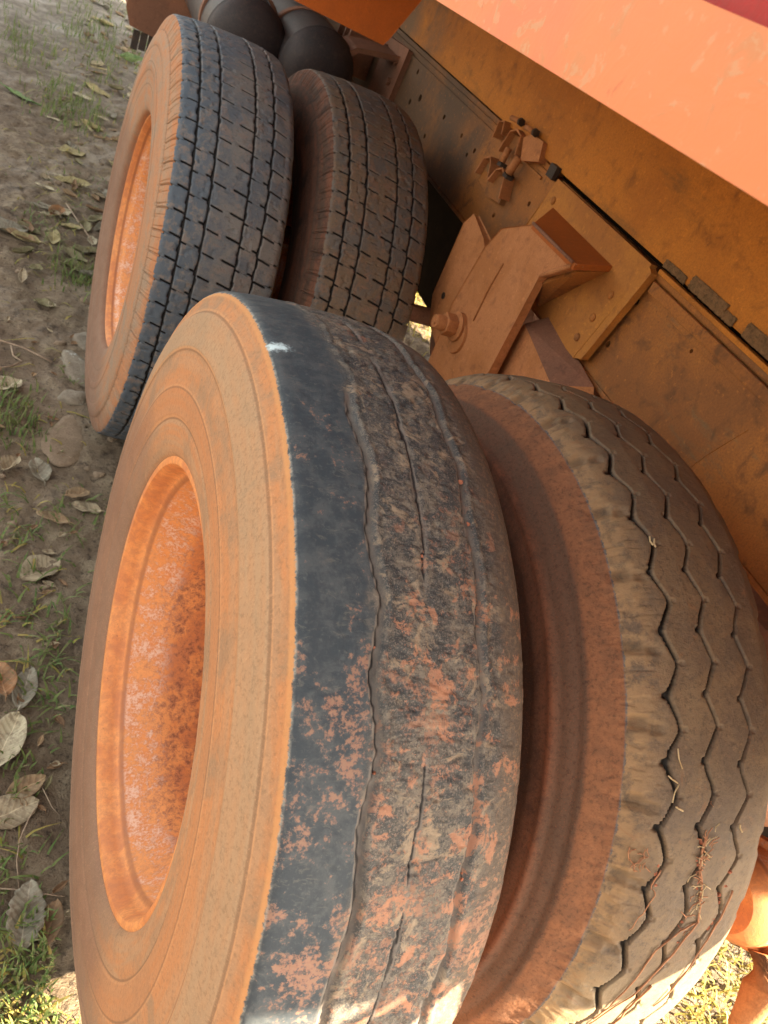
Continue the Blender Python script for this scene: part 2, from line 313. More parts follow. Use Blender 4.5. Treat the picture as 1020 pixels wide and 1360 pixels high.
def lathe(name, prof, mat, parent=None, n=64, axis='x', closed=False, loc=(0, 0, 0), smooth=True):
    """prof = [(a, r)] around the axis"""
    V = []; F = []; m = len(prof)
    for i in range(n):
        t = 2 * math.pi * i / n; c, s = math.cos(t), math.sin(t)
        for a, r in prof: V.append((a, r * c, r * s) if axis == 'x' else (r * c, a, r * s) if axis == 'y' else (r * c, r * s, a))
    for i in range(n):
        j = (i + 1) % n
        for k in range(m if closed else m - 1):
            l = (k + 1) % m
            F.append((i * m + k, j * m + k, j * m + l, i * m + l))
    me = bpy.data.meshes.new(name); me.from_pydata(V, [], F); me.update()
    bm = bmesh.new(); bm.from_mesh(me); bmesh.ops.remove_doubles(bm, verts=bm.verts, dist=1e-5); bmesh.ops.recalc_face_normals(bm, faces=bm.faces)
    if smooth:
        for e in bm.edges:
            if len(e.link_faces) == 2 and e.calc_face_angle(0) > 0.7: e.smooth = False
    bm.to_mesh(me); bm.free()
    o = link(name, me, mat, parent, smooth); o.location = loc
    return o
def tube_bm(pts, r, n=6, bm=None):
    bm = bm or bmesh.new(); pts = [Vector(p) for p in pts]; rings = []
    rr = r if isinstance(r, (list, tuple)) else [r] * len(pts)
    for i, p in enumerate(pts):
        d = (pts[min(i + 1, len(pts) - 1)] - pts[max(i - 1, 0)]).normalized()
        u = d.orthogonal().normalized(); w = d.cross(u)
        rings.append([bm.verts.new(p + rr[i] * (u * math.cos(2 * math.pi * k / n) + w * math.sin(2 * math.pi * k / n))) for k in range(n)])
    for a, b in zip(rings, rings[1:]):
        for k in range(n): bm.faces.new((a[k], a[(k + 1) % n], b[(k + 1) % n], b[k]))
    bm.faces.new(rings[0]); bm.faces.new(rings[-1][::-1])
    return bm

# ------------------------------------------------------------------ ground
def ground_h(x, y):
    h = 0.045 * fbm(x * 1.3, y * 1.3, 3, 11) + 0.030 * fbm(x * 6, y * 4, 3, 21) + 0.016 * fbm(x * 22, y * 18, 3, 31)
    h = h - 0.026 * np.abs(fbm(x * 9 + 3, y * 7, 4, 41)) * 2 + 0.010 * fbm(x * 55, y * 48, 2, 51) - 0.014 * np.clip(0.08 - np.abs(fbm(x * 14, y * 12, 3, 45)), 0, 1) / 0.08 * 0.5
    m = np.exp(-((x - 1.2) / 3.5) ** 2 - ((y - 2) / 6) ** 2)
    near = np.exp(-(x / 0.5) ** 2 - (y / 0.5) ** 2) + np.exp(-(x / 0.5) ** 2 - ((y - 1.42) / 0.5) ** 2)
    return h * (0.35 + 0.65 * m) * (1 - 0.4 * np.clip(near, 0, 1)) - 0.008
def axisvals(lo, hi, step, far):
    core = np.arange(lo, hi, step); g = []; d = step
    v = hi
    while v < far: g.append(v); d *= 1.28; v += d
    g.append(far); neg = []; d = step; v = lo - step
    while v > -far: neg.append(v); d *= 1.28; v -= d
    neg.append(-far)
    return np.array(neg[::-1] + list(core) + g)
gx = axisvals(-0.9, 2.4, 0.012, 900.0); gy = axisvals(-1.2, 5.2, 0.014, 900.0)
def grid_mesh(name, X, Y, Z):
    ny, nx = X.shape; me = bpy.data.meshes.new(name)
    me.vertices.add(nx * ny); me.vertices.foreach_set('co', np.stack([X, Y, Z], -1).astype(np.float32).ravel())
    i = np.arange(ny - 1)[:, None] * nx + np.arange(nx - 1)[None]; q = np.stack([i, i + 1, i + nx + 1, i + nx], -1).reshape(-1, 4)
    me.loops.add(q.size); me.loops.foreach_set('vertex_index', q.ravel().astype(np.int32))
    me.polygons.add(len(q)); me.polygons.foreach_set('loop_start', (np.arange(len(q)) * 4).astype(np.int32))
    me.polygons.foreach_set('use_smooth', np.ones(len(q), bool)); me.update(calc_edges=True); return me
GX, GY = np.meshgrid(gx, gy)
t = NT('red_brown_mud')
a = t.noise(2.2, 6, 0.6, dist=0.6); b = t.noise(11, 8, 0.7, dist=0.5); c_ = t.noise(70, 6, 0.7); d_ = t.noise(0.6, 3, 0.5); f_ = t.noise(260, 3, 0.7)
gc = t.mix(t.r(a, 0.36, 0.62), (0.195, 0.135, 0.088), (0.28, 0.205, 0.138))
gc = t.mix(t.r(b, 0.50, 0.64, 0, 0.85), gc, (0.38, 0.295, 0.20))
gc = t.mix(t.r(b, 0.46, 0.34, 0, 0.7), gc, (0.070, 0.045, 0.032))
gc = t.mix(t.r(c_, 0.52, 0.66, 0, 0.75), gc, (0.060, 0.040, 0.030)); gc = t.mix(t.r(t.noise(33, 6, 0.75, dist=1.5), 0.56, 0.66, 0, 0.6), gc, (0.36, 0.27, 0.18))
gc = t.mix(t.r(f_, 0.60, 0.70, 0, 0.5), gc, (0.32, 0.25, 0.19))
yy = t.xyz()[1]
gc = t.mix(t.mth('MULTIPLY', t.r(yy, 3.2, 5.5), 0.7), gc, t.mix(t.r(b, 0.4, 0.6), (0.20, 0.17, 0.14), (0.33, 0.29, 0.25)))
M['mud'] = t.done(gc, t.mix(t.r(a, 0.5, 0.6), (0.85,) * 3, (0.55,) * 3), t.bump(t.mth('ADD', t.mth('MULTIPLY', b, 2.0), t.mth('ADD', t.mth('MULTIPLY', c_, 1.4), f_)), 1.0, 0.010), 0.3)
g = link('ground', grid_mesh('ground', GX, GY, ground_h(GX, GY)), M['mud']); tag(g, 'trampled red brown mud ground beside and under the truck', kind='structure')
def gz(x, y): return float(ground_h(np.array([float(x)]), np.array([float(y)]))[0])

# ------------------------------------------------------------------ tyres
def tyre(name, prof, nth, hfun, mat, parent, tread, label=None):
    """prof: list of (x, r, samples to next); tread=(x0,x1) local band that carries the relief"""
    P = []
    for (x0, r0, n), (x1, r1, _) in zip(prof, prof[1:]):
        for k in range(n): P.append((x0 + (x1 - x0) * k / n, r0 + (r1 - r0) * k / n))
    P.append(prof[-1][:2]); P = np.array(P)
    # light smoothing of the polyline
    Q = P.copy()
    for _ in range(3): Q[1:-1] = 0.25 * Q[:-2] + 0.5 * Q[1:-1] + 0.25 * Q[2:]
    P = Q; m = len(P)
    T = np.gradient(P, axis=0); T /= np.linalg.norm(T, axis=1)[:, None] + 1e-9
    N = np.stack([-T[:, 1], T[:, 0]], 1)
    dens = lambda q: 1.0 + 2.6 * sst(50, 65, q) * (1 - sst(180, 195, q))     # finer towards the rear upper half, seam at the bottom
    qs = np.linspace(-90, 270, 20001); cum = np.concatenate([[0], np.cumsum((dens(qs[1:]) + dens(qs[:-1])) / 2)]); cum /= cum[-1]
    th = np.interp(np.arange(nth) / nth, cum, qs)
    TH, XX = np.meshgrid(th, P[:, 0], indexing='ij'); RR = np.broadcast_to(P[:, 1], TH.shape)
    h, gr = hfun(TH, XX, RR)
    X = XX + N[None, :, 0] * h; r = RR + N[None, :, 1] * h
    Y = r * np.cos(np.radians(TH)); Z = r * np.sin(np.radians(TH))
    flat = Z < -0.505; Z = np.where(Z < -0.512, -0.512 + (Z + 0.512) * 0.1, Z)
    me = bpy.data.meshes.new(name); me.vertices.add(nth * m)
    me.vertices.foreach_set('co', np.stack([X, Y, Z], -1).astype(np.float32).ravel())
    i = np.arange(nth)[:, None] * m + np.arange(m - 1)[None]; j = (np.arange(nth)[:, None] + 1) % nth * m + np.arange(m - 1)[None]
    q = np.stack([i, j, j + 1, i + 1], -1).reshape(-1, 4)
    me.loops.add(q.size); me.loops.foreach_set('vertex_index', q.ravel().astype(np.int32))
    me.polygons.add(len(q)); me.polygons.foreach_set('loop_start', (np.arange(len(q)) * 4).astype(np.int32))
    me.polygons.foreach_set('use_smooth', np.ones(len(q), bool)); me.update(calc_edges=True)
    a1, b1 = tread
    # side: 1 on the outboard sidewall, 0 on the tread, by position along the profile
    s = np.concatenate([[0], np.cumsum(np.linalg.norm(np.diff(P, axis=0), axis=1))])
    i0 = int(np.argmin(np.abs(P[:, 0] - a1) + np.abs(P[:, 1] - P[:, 1].max()) * 0.3)); s0 = s[i0]
    i1 = m - 1 - int(np.argmin((np.abs(P[:, 0] - b1) + np.abs(P[:, 1] - P[:, 1].max()) * 0.3)[::-1])); s1 = s[i1]
    side = np.clip(0.5 + (s0 - s) / 0.010, 0, 1) + np.clip(0.5 + (s - s1 - 0.02) / 0.03, 0, 1)
    edge = np.exp(-((s - s0) / 0.006) ** 2)
    for nm, arr in (('side', np.broadcast_to(side, TH.shape)), ('edge', np.broadcast_to(edge, TH.shape)), ('groove', gr)):
        at = me.attributes.new(nm, 'FLOAT', 'POINT'); at.data.foreach_set('value', np.ascontiguousarray(arr, dtype=np.float32).ravel())
    o = link(name, me, mat, parent)
    if label: o['label'] = label
    return o
def gv(d, w):  # 0..1 groove profile from distance d and half width w
    return 1 - sst(w * 0.45, w, np.abs(d))

def h_bald(TH, X, Rr):
    a = TH; u = a * 0.009      # metres along the circumference
    tread = sst(0.0, 0.004, X) * (1 - sst(0.232, 0.245, X)) * (Rr > 0.49)
    wob = 0.004 * fbm(a * 0.25, X * 0 + 3, 3, 5)
    w1 = 0.60 + 0.40 * vn(a * 0.22, X * 0, 61)
    c1 = 0.0705 + 0.0042 * tri(a / 14.3 + 0.25 * vn(a * 0.05, X * 0, 88)) + wob * 0.8
    def chan(d, wl, wr): return sst(-wl, -wl * 0.3, d) * (1 - sst(wr * 0.25, wr, d))     # steep left wall, soft right wall
    g1 = chan(X - c1, 0.0022, 0.0078) * w1 * sst(93, 101, a)
    wob2 = 0.005 * fbm(a * 0.3, X * 0 + 8, 3, 6)
    on = sst(0.30, 0.52, vn(a * 0.19, X * 0, 62))
    g2 = gv(X - (0.121 + wob2 + 0.0012 * tri(a / 9)), 0.0026) * (0.2 + 0.8 * on)
    g2 = np.maximum(g2, gv(X - (0.1255 + wob2 * 0.6), 0.0016) * sst(0.5, 0.7, vn(a * 0.31, X * 0, 65)) * 0.7)
    w3 = 0.75 + 0.25 * vn(a * 0.2, X * 0, 63)
    c3 = 0.1765 + 0.0036 * tri(a / 12.6 + 0.3) + wob * 0.7
    g3 = chan(X - c3, 0.0020, 0.0075) * w3
    calm = 1 - 0.8 * np.clip(gv(X - c1 - 0.003, 0.010) + gv(X - c3 - 0.003, 0.010), 0, 1)
    mid = calm * sst(0.060, 0.078, X + 0.02 * fbm(u * 20, X * 20, 2, 8)) * (1 - 0.8 * sst(0.185, 0.21, X))
    ua, xa = u * 0.8 + X * 0.6, X * 0.8 - u * 0.6
    rough = fbm(ua * 170, xa * 170, 4, 9, 0.75) * 0.0016 + fbm(ua * 34, xa * 40, 3, 12) * 0.0009 + fbm(u * 60, X * 220, 2, 13) * 0.0004
    pits = -0.0012 * sst(0.68, 0.80, vn(ua * 170, xa * 170, 14)) - 0.0016 * sst(0.84, 0.92, vn(ua * 100, xa * 110, 15))
    wr = -0.0006 * sst(0.035, 0.01, np.abs(fbm(ua * 60, xa * 60, 3, 16)))
    cake = 0.0014 * sst(0.10, 0.16, fbm(u * 38, X * 38, 4, 18)) * sst(110, 128, a)
    h = tread * (-(0.0075 * g1 + 0.0040 * g2 + 0.0065 * g3 - 0.0014 * g2) + mid * (rough + pits + wr + cake) + (1 - mid) * (0.0003 * fbm(u * 90, X * 90, 3, 10) - 0.0005 * sst(0.84, 0.90, vn((u * 0.7 + X * 0.7) * 120, (X * 0.7 - u * 0.7) * 120, 19)) + 0.5 * cake))
    h = h + tread * 0.0013 * (gv(X - c1 - 0.0095, 0.004) * w1 + gv(X - c3 - 0.0095, 0.004) * w3)
    # worn ragged shoulder edge
    h = h - 0.0006 * np.exp(-(X / 0.003) ** 2) * (Rr > 0.50) * (vn(a * 1.1, X * 0, 20) + 0.4 * vn(a * 4.0, X * 0, 22))
    # moulded rings of the sidewall
    sw = (Rr < 0.507) & (X < 0.12)
    rings = 0.0022 * sst(0.4365, 0.4400, Rr) - 0.0020 * sst(0.4860, 0.4895, Rr) - 0.0018 * sst(0.388, 0.3915, Rr) + 0.0012 * gv(Rr - 0.394, 0.003) - 0.0020 * gv(Rr - 0.350, 0.003) + 0.0015 * gv(Rr - 0.492, 0.003) + 0.0008 * gv(Rr - 0.4445, 0.003)
    h = h + sw * rings + sw * 0.0005 * fbm(u * 40, Rr * 40, 3, 30)
    cr = np.maximum(np.maximum(gv(X - c1 + 0.0010, 0.0030) * w1 * sst(93, 101, a), gv(X - c3 + 0.0010, 0.0034) * w3), gv(X - (0.121 + wob2), 0.0022) * on * 0.8)
    return h, (np.clip(g1 * 0.9 + g2 * 0.7 + g3 * 0.9, 0, 1) + 2 * cr) * tread

def h_zig(TH, X, Rr):
    a = TH; u = a * 0.009; pr = 360.0 / 46
    tread = sst(0.03, 0.062, X) * (Rr > 0.44)
    ph = (a - 128.0) / pr
    z = -tri(ph)            # +-1, left corners at 128
    z = np.sign(z) * np.abs(z) ** 0.8
    gs = 0
    for xc, am, dr in ((0.100, 0.0085, 0.0), (0.150, 0.0085, 0.05), (0.203, 0.0090, 0.0)):
        wv = fbm(a * 0.35, X * 0 + xc * 50, 4, 70) * 0.0055
        tt = ph + dr; zz = 0.6 * tri(tt) - 0.4 * np.cos(2 * np.pi * tt); tt = tt + 0 * a
        gr = gv(X - (xc + am * zz * 0.85 + wv), 0.0024 + 0.0016 * vn(a * 0.4, X * 0 + xc * 99, 71))
        f1 = np.abs(tt - np.round(tt)) ; f2 = np.abs(tt + 0.5 - np.round(tt + 0.5))
        # short nubs at the corners
        nub = (1 - sst(0.02, 0.075, f1)) * gv(X - (xc - am * 0.85 - 0.0025 + wv), 0.0050) * vn(a * 0.13, X * 0 + xc * 31, 72) + (1 - sst(0.02, 0.06, f2)) * gv(X - (xc + am * 0.85 + 0.004 + wv), 0.0055) * 0.22
        nub2 = (1 - sst(0.06, 0.11, f2)) * gv(X - (xc - am * -1 - 0.0), 0.004)
        gs = np.maximum(gs, np.maximum(gr, nub))
    # shoulder scoops
    ps = 360.0 / 38; f = (a - 122.0) / ps; fr = (f - np.round(f)) * ps * 0.0088
    jit = 0.003 * (hashf(np.round(f), np.round(f) * 0, 77) - 0.5)
    sc = np.exp(-((fr + 0.001) / 0.0085) ** 4) * np.exp(-((X - 0.064 - jit) / 0.011) ** 4)
    sc = sc + 0.8 * np.exp(-((fr - 0.004) / 0.006) ** 4) * np.exp(-((X - 0.082) / 0.007) ** 4)
    fr2 = ((f + 0.4) - np.round(f + 0.4)) * ps * 0.0088
    sr = np.exp(-(fr2 / 0.010) ** 4) * sst(0.250, 0.265, X) * (Rr > 0.44)
    rough = fbm(u * 30, X * 30, 3, 78) * 0.0010 + fbm(u * 130, X * 120, 3, 79) * 0.0006
    pock = -0.0012 * sst(0.62, 0.8, vn(u * 160, X * 90, 80)) * sst(0.12, 0.06, X)
    h = tread * (-0.0085 * gs - 0.0048 * np.clip(sc, 0, 1) + rough + pock) - 0.007 * sr
    # ragged ridge between bevel and tread, steps of the outboard sidewall
    sw = (Rr < 0.468) & (X < 0.15)
    h = h + 0.0016 * np.exp(-((X - 0.052) / 0.004) ** 2) * (Rr > 0.45) * (vn(a * 1.6, X * 0, 81) - 0.3)
    h = h + sw * (-0.0045 * sst(0.424, 0.428, Rr) * (1 - sst(0.446, 0.450, Rr)) + 0.0025 * gv(Rr - 0.420, 0.004) - 0.0025 * sst(0.395, 0.391, Rr) + 0.0022 * fbm(u * 14, Rr * 60, 3, 82) * sst(0.43, 0.38, Rr))
    return h, np.clip(np.maximum(gs, 0.42 * np.clip(sc, 0, 1)), 0, 1) * tread

def h_lug(seed):
    def f(TH, X, Rr):
        a = TH; u = a * 0.009; pr = 360.0 / 68
        tread = (Rr > 0.475)
        tt = (a - 121.8) / pr
        wv = 0.0010
        G = 0
        cs = (0.042, 0.085, 0.163, 0.206)
        for k, xc in enumerate(cs):
            s = (tt + 0.23 * k) - np.floor(tt + 0.23 * k)
            off = wv * (2 * sst(0.0, 0.75, s) - 2 * sst(0.78, 1.0, s) - 0.5) * (1 if k % 2 == 0 else 1)
            G = np.maximum(G, gv(X - (xc - off + 0.001 * fbm(a * 0.5, X * 0 + k, 2, seed + 3)), 0.0026) * (0.9 if k in (1, 2) else 1))
        def slit(x0, x1, p, slope, w=0.0019, st=1.0):
            d = (tt - p - slope * (X - x0) / pr * 60); d = (d - np.round(d)) * pr * 0.009
            return gv(d, w) * sst(x0 - 0.002, x0 + 0.001, X) * (1 - sst(x1 - 0.001, x1 + 0.002, X)) * st
        sl = 0.42
        L = [(-0.01, 0.007, 0.15, sl, 0.0028, 0.9), (0.019, 0.042, 0.15, sl, 0.0026, 1), (0.0, 0.02, 0.15, sl, 0.001, 0.35),
             (0.042, 0.053, 0.40, sl, 0.0023, 0.9), (0.072, 0.085, 0.42, sl, 0.0028, 1), (0.05, 0.075, 0.41, sl, 0.0009, 0.3),
             (0.132, 0.163, 0.70, sl, 0.0028, 1), (0.090, 0.114, 0.62, sl, 0.0024, 0.9),
             (0.163, 0.173, 0.95, sl, 0.0023, 0.9), (0.192, 0.206, 0.97, sl, 0.0029, 1), (0.17, 0.195, 0.96, sl, 0.0009, 0.3),
             (0.210, 0.236, 0.25, sl, 0.0028, 1), (0.236, 0.248, 0.27, sl, 0.001, 0.4), (0.248, 0.28, 0.30, sl, 0.0032, 1)]
        for q in L: G = np.maximum(G, slit(*q) * (0.65 + 0.35 * vn(a * 0.3, X * 0 + q[0] * 100, seed + 9)))
        blk = 0.0011 * (hashf(np.floor(tt + 0.1), np.digitize(X, cs).astype(float), seed) - 0.5)
        rough = fbm(u * 45, X * 45, 4, seed + 1, 0.6) * 0.0014
        chip = -0.0014 * sst(0.74, 0.84, vn(u * 110, X * 110, seed + 2))
        h = tread * (-0.0070 * G + blk * sst(0.0, 0.006, X) + rough + chip)
        sw = (Rr < 0.500) & (X < 0.12)
        h = h + sw * (0.0020 * sst(0.440, 0.442, Rr) - 0.0020 * sst(0.475, 0.477, Rr) + 0.0016 * sst(0.385, 0.387, Rr) - 0.0016 * sst(0.404, 0.406, Rr) - 0.0015 * gv(Rr - 0.355, 0.002) + 0.0008 * fbm(u * 20, Rr * 50, 3, seed + 4))
        # shoulder ribs
        pz = (tt * 2) - np.round(tt * 2); h = h - 0.0022 * gv(pz * pr * 0.0045, 0.0018) * ((Rr > 0.480) & (Rr < 0.514) & (X < 0.05))
        return h, np.clip(G, 0, 1) * tread
    return f

P_bald = [(0.020, 0.292, 3), (0.006, 0.2935, 3), (-0.004, 0.297, 4), (-0.0125, 0.3035, 5), (-0.0175, 0.318, 6), (-0.0215, 0.350, 10), (-0.025, 0.385, 8), (-0.026, 0.415, 8), (-0.023, 0.445, 10), (-0.015, 0.480, 8), (-0.005, 0.506, 3),
          (-0.0005, 0.5150, 1), (0.0008, 0.5166, 1), (0.006, 0.5185, 10), (0.04, 0.5215, 18), (0.09, 0.5235, 26), (0.16, 0.5225, 18), (0.205, 0.5165, 8), (0.225, 0.5110, 6), (0.239, 0.500, 4), (0.250, 0.478, 5), (0.260, 0.44, 5), (0.262, 0.40, 5), (0.252, 0.35, 4), (0.235, 0.31, 3), (0.222, 0.296, 1)]
# inner tyre, local x = world x - 0.335
P_zig = [(0.030, 0.296, 4), (0.012, 0.31, 6), (0.000, 0.345, 8), (-0.004, 0.385, 8), (0.001, 0.418, 4), (0.006, 0.428, 3), (0.011, 0.438, 6), (0.024, 0.450, 4), (0.034, 0.459, 6), (0.050, 0.4705, 5), (0.058, 0.478, 6), (0.072, 0.4905, 8), (0.095, 0.5000, 24),
         (0.13, 0.5055, 42), (0.19, 0.5075, 36), (0.24, 0.5035, 10), (0.262, 0.495, 6), (0.278, 0.472, 5), (0.288, 0.43, 5), (0.286, 0.38, 4), (0.275, 0.33, 3), (0.255, 0.296, 1)]
P_lug = [(0.020, 0.292, 3), (0.002, 0.2935, 3), (-0.006, 0.298, 4), (-0.011, 0.310, 4), (-0.016, 0.345, 6), (-0.020, 0.385, 6), (-0.021, 0.42, 7), (-0.016, 0.455, 7), (-0.008, 0.485, 7), (-0.001, 0.506, 3), (0.0035, 0.514, 3), (0.010, 0.5170, 10), (0.042, 0.5205, 18), (0.09, 0.5230, 22),
         (0.163, 0.5230, 20), (0.21, 0.5195, 14), (0.246, 0.5125, 5), (0.257, 0.5035, 3), (0.266, 0.480, 5), (0.274, 0.43, 5), (0.274, 0.39, 4), (0.264, 0.34, 3), (0.245, 0.296, 1)]

truck = tag(empty('dump_truck', (0.8, 0.7, 0)), 'dusty orange tipper truck standing on mud, seen along its rear dual wheels', 'truck')
TO = Vector((-0.8, -0.7, 0))     # children are given in world coordinates under a zero-offset: correct by this
def under(o): o.location = Vector(o.location) + TO; return o

def wheel_disc_bm(xd, holes=10):
    """dished steel disc with hand holes and hub, centred on the wheel centre"""
    bm = bmesh.new()
    ring = []
    n = 60
    prof = [(xd + 0.030, 0.256), (xd + 0.018, 0.235), (xd + 0.004, 0.205), (xd, 0.160), (xd + 0.008, 0.120), (xd + 0.010, 0.0)]
    return prof
def make_wheel(x0, y0, disc_x, tyre_args, rimmat, flip=False):
    w = lathe('wheel', [(disc_x + 0.030, 0.2575), (disc_x + 0.016, 0.236), (disc_x + 0.003, 0.205), (disc_x, 0.165), (disc_x + 0.006, 0.125), (disc_x + 0.006, 0.09), (disc_x - 0.05, 0.085), (disc_x - 0.055, 0.0)], rimmat, truck, 72)
    w.location = (x0, y0, 0.52); under(w)
    hw = []
    for k in range(10):
        t_ = 2 * math.pi * k / 10
        nb = bmesh.new(); bmesh.ops.create_cone(nb, cap_ends=True, segments=6, radius1=0.016, radius2=0.016, depth=0.024, matrix=Matrix.Translation((disc_x - 0.008, 0.145 * math.cos(t_), 0.145 * math.sin(t_))) @ Matrix.Rotation(R(90), 4, 'Y'))
        if k == 0: n0 = from_bm('wheel_nut', nb, M['brown'], w)
        else: from_bm('wheel_nut', nb, M['brown'], w)
    # rim barrel: flange, bead seat, crease, well
    wd = 0.222 if tyre_args['w'] > 0 else 0.222
    o = tyre_args.get('rx', 0.0)
    lathe('rim', [(o - 0.010, 0.3025), (o - 0.0145, 0.3005), (o - 0.016, 0.296), (o - 0.0145, 0.2905), (o - 0.008, 0.2870), (o + 0.004, 0.2850), (o + 0.011, 0.2835), (o + 0.0150, 0.2800), (o + 0.0170, 0.2765), (o + 0.021, 0.2745), (o + 0.046, 0.2690), (o + 0.066, 0.2600), (o + 0.085, 0.2560), (o + 0.14, 0.2560), (o + 0.19, 0.262),
                  (o + 0.21, 0.282), (o + 0.236, 0.287), (o + 0.244, 0.300), (o + 0.236, 0.302), (o + 0.228, 0.292), (o + 0.205, 0.290), (o + 0.185, 0.270), (o + 0.14, 0.263), (o + 0.085, 0.263), (o + 0.06, 0.270), (o + 0.030, 0.284), (o + 0.004, 0.2925), (o - 0.004, 0.300)], rimmat, w, 200, closed=True)
    tyre('tyre', tyre_args['prof'], tyre_args['n'], tyre_args['h'], tyre_args['m'], w, tyre_args['tread'], tyre_args['label'])
    return w
L2 = 1.42
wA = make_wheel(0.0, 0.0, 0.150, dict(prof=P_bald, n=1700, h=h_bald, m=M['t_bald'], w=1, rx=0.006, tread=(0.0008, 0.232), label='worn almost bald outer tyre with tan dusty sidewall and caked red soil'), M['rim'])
wB = make_wheel(0.335, 0.0, 0.10, dict(prof=P_zig, n=1900, h=h_zig, m=M['t_zigzag'], w=1, rx=0.022, tread=(0.056, 0.262), label='inner tyre with three zigzag grooves and scooped shoulder'), M['rim'])
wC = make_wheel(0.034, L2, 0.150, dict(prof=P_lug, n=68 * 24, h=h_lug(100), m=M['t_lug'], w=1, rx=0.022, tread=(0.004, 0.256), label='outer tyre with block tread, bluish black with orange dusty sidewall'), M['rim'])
wD = make_wheel(0.378, L2, 0.10, dict(prof=P_lug, n=68 * 24, h=h_lug(200), m=M['t_lug_brown'], w=1, rx=0.022, tread=(0.004, 0.256), label='inner block tread tyre with brown dust'), M['rim'])
for w, lb in ((wA, 'near outer wheel with rusty orange rim'), (wB, 'near inner wheel half hidden behind the bald tyre'), (wC, 'far outer wheel with rust streaked rim'), (wD, 'far inner wheel next to the chassis')): w['label'] = lb
# wheels of the other side (plain lathes, mirrored)
far_prof = [(0.22, 0.30), (0.262, 0.34), (0.268, 0.42), (0.25, 0.49), (0.235, 0.512), (0.12, 0.520), (0.005, 0.512), (-0.010, 0.49), (-0.022, 0.42), (-0.015, 0.34), (0.02, 0.30)]
for y0 in (0.0, L2):
    for x0 in (1.57, 1.925):
        w = lathe('wheel', [(0.11, 0.258), (0.10, 0.2), (0.09, 0.0)], M['brown'], truck, 40); w.location = (x0 + 0.0, y0, 0.52); under(w)
        lathe('tyre', far_prof, M['rubber'], w, 64); lathe('rim', [(-0.012, 0.30), (0.03, 0.28), (0.1, 0.256), (0.15, 0.256), (0.21, 0.28), (0.24, 0.30)], M['brown'], w, 64)
# axles and differentials
for y0 in (0.0, L2):
    a_ = under(lathe('axle_housing', [(0.50, 0.0), (0.50, 0.026), (0.78, 0.026), (0.99, 0.028), (1.06, 0.19), (1.16, 0.235), (1.28, 0.19), (1.40, 0.09), (1.55, 0.072), (1.95, 0.065), (1.95, 0.0)], M['brown'], truck, 40)); a_.location = Vector((0, y0, 0.52)) + TO
    for xx in (0.60, 1.73):
        d = under(lathe('brake_drum', [(xx, 0.0), (xx, 0.17), (xx + 0.012, 0.18), (xx + 0.06, 0.178), (xx + 0.065, 0.16), (xx + 0.07, 0.0)], M['brown'], truck, 56)); d.location = Vector((0, y0, 0.52)) + TO

# ------------------------------------------------------------------ chassis
def T(o): o.location = Vector(o.location) + TO; return o
FW = M['frame']
# frame rail web: z .885 - 1.118, holes seen as dark dots
holes = [(0.492, 1.047, .008), (0.495, 0.952, .007), (0.307, 1.053, .004), (1.335, 1.024, .007), (1.89, 1.067, .008), (1.797, 1.017, .011), (2.017, 0.978, .009), (1.861, 0.986, .009), (1.587, 1.029, .007), (1.439, 1.028, .006), (1.365, 1.003, .006), (1.66, 0.95, .007), (0.05, 1.04, .007), (-0.2, 1.04, .007), (0.98, 1.03, .006), (1.10, 0.95, .006), (2.3, 1.04, .007), (2.5, 0.96, .007)]
T(prism('frame_rail', [(-0.98, 0.885), (6.2, 0.885), (6.2, 1.100), (-0.98, 1.100)], 'x', 0.800, 0.809, FW, truck, holes=holes))
T(box('rail_backing', (0.822, 0.830, -0.98, 6.2, 0.885, 1.100), M['dark'], truck))
T(box('top_flange', (0.792, 0.88, -0.98, 6.2, 1.1005, 1.111), FW, truck, 0.003))
T(box('bottom_flange', (0.797, 0.88, -0.98, 6.2, 0.874, 0.8845), FW, truck, 0.003))
T(box('frame_rail', (1.69, 1.70, -0.98, 6.2, 0.875, 1.11), FW, truck))
# subframe beam above, slightly outboard, with a dark gap
T(box('subframe_beam', (0.788, 0.90, -1.0, 6.2, 1.128, 1.39), M['beam'], truck, 0.004))
T(box('subframe_beam', (1.62, 1.71, -1.0, 6.2, 1.124, 1.39), M['beam'], truck, 0.004))
T(box('spacer_or_shade_strip', (0.793, 0.829, 0.95, 6.2, 1.1115, 1.1238), M['frame'], truck, 0.001))
T(box('spacer_or_shade_strip', (0.830, 0.88, -0.98, 6.2, 1.1115, 1.1275), M['black'], truck, 0))  # black strip at the back of the gap, paints its shade
# ragged packing strips in the gap (the greyish chunks)
yy_ = -1.4
rr = random.Random(3)
for (a0, a1, z0, z1) in ((0.40, 0.465, 1.1285, 1.140), (0.285, 0.385, 1.129, 1.150), (0.255, 0.28, 1.1285, 1.142), (0.115, 0.225, 1.129, 1.151), (-0.05, 0.09, 1.1285, 1.147), (-0.3, -0.1, 1.1285, 1.148)):
    bm = box_bm(0.7845, 0.7875, a0, a1, z0, z1)
    bmesh.ops.subdivide_edges(bm, edges=bm.edges, cuts=7, use_grid_fill=True)
    for v in bm.verts:
        v.co.z += rr.uniform(-.002, .002); v.co.y += rr.uniform(-.003, .003); v.co.x += rr.uniform(-.0006, .0004)
    T(from_bm('packing_strip', bm, M['timber'], truck))
T(box('packing_strip', (0.786, 0.80, -1.2, 0.47, 1.112, 1.121), M['beam'], truck, 0.002))
T(box('lower_ledge', (0.782, 0.7915, -1.2, 0.462, 1.078, 1.0995), FW, truck, 0.003))
T(box('lower_ledge', (0.788, 0.7995, -1.2, 0.38, 1.066, 1.0772), FW, truck, 0.002))
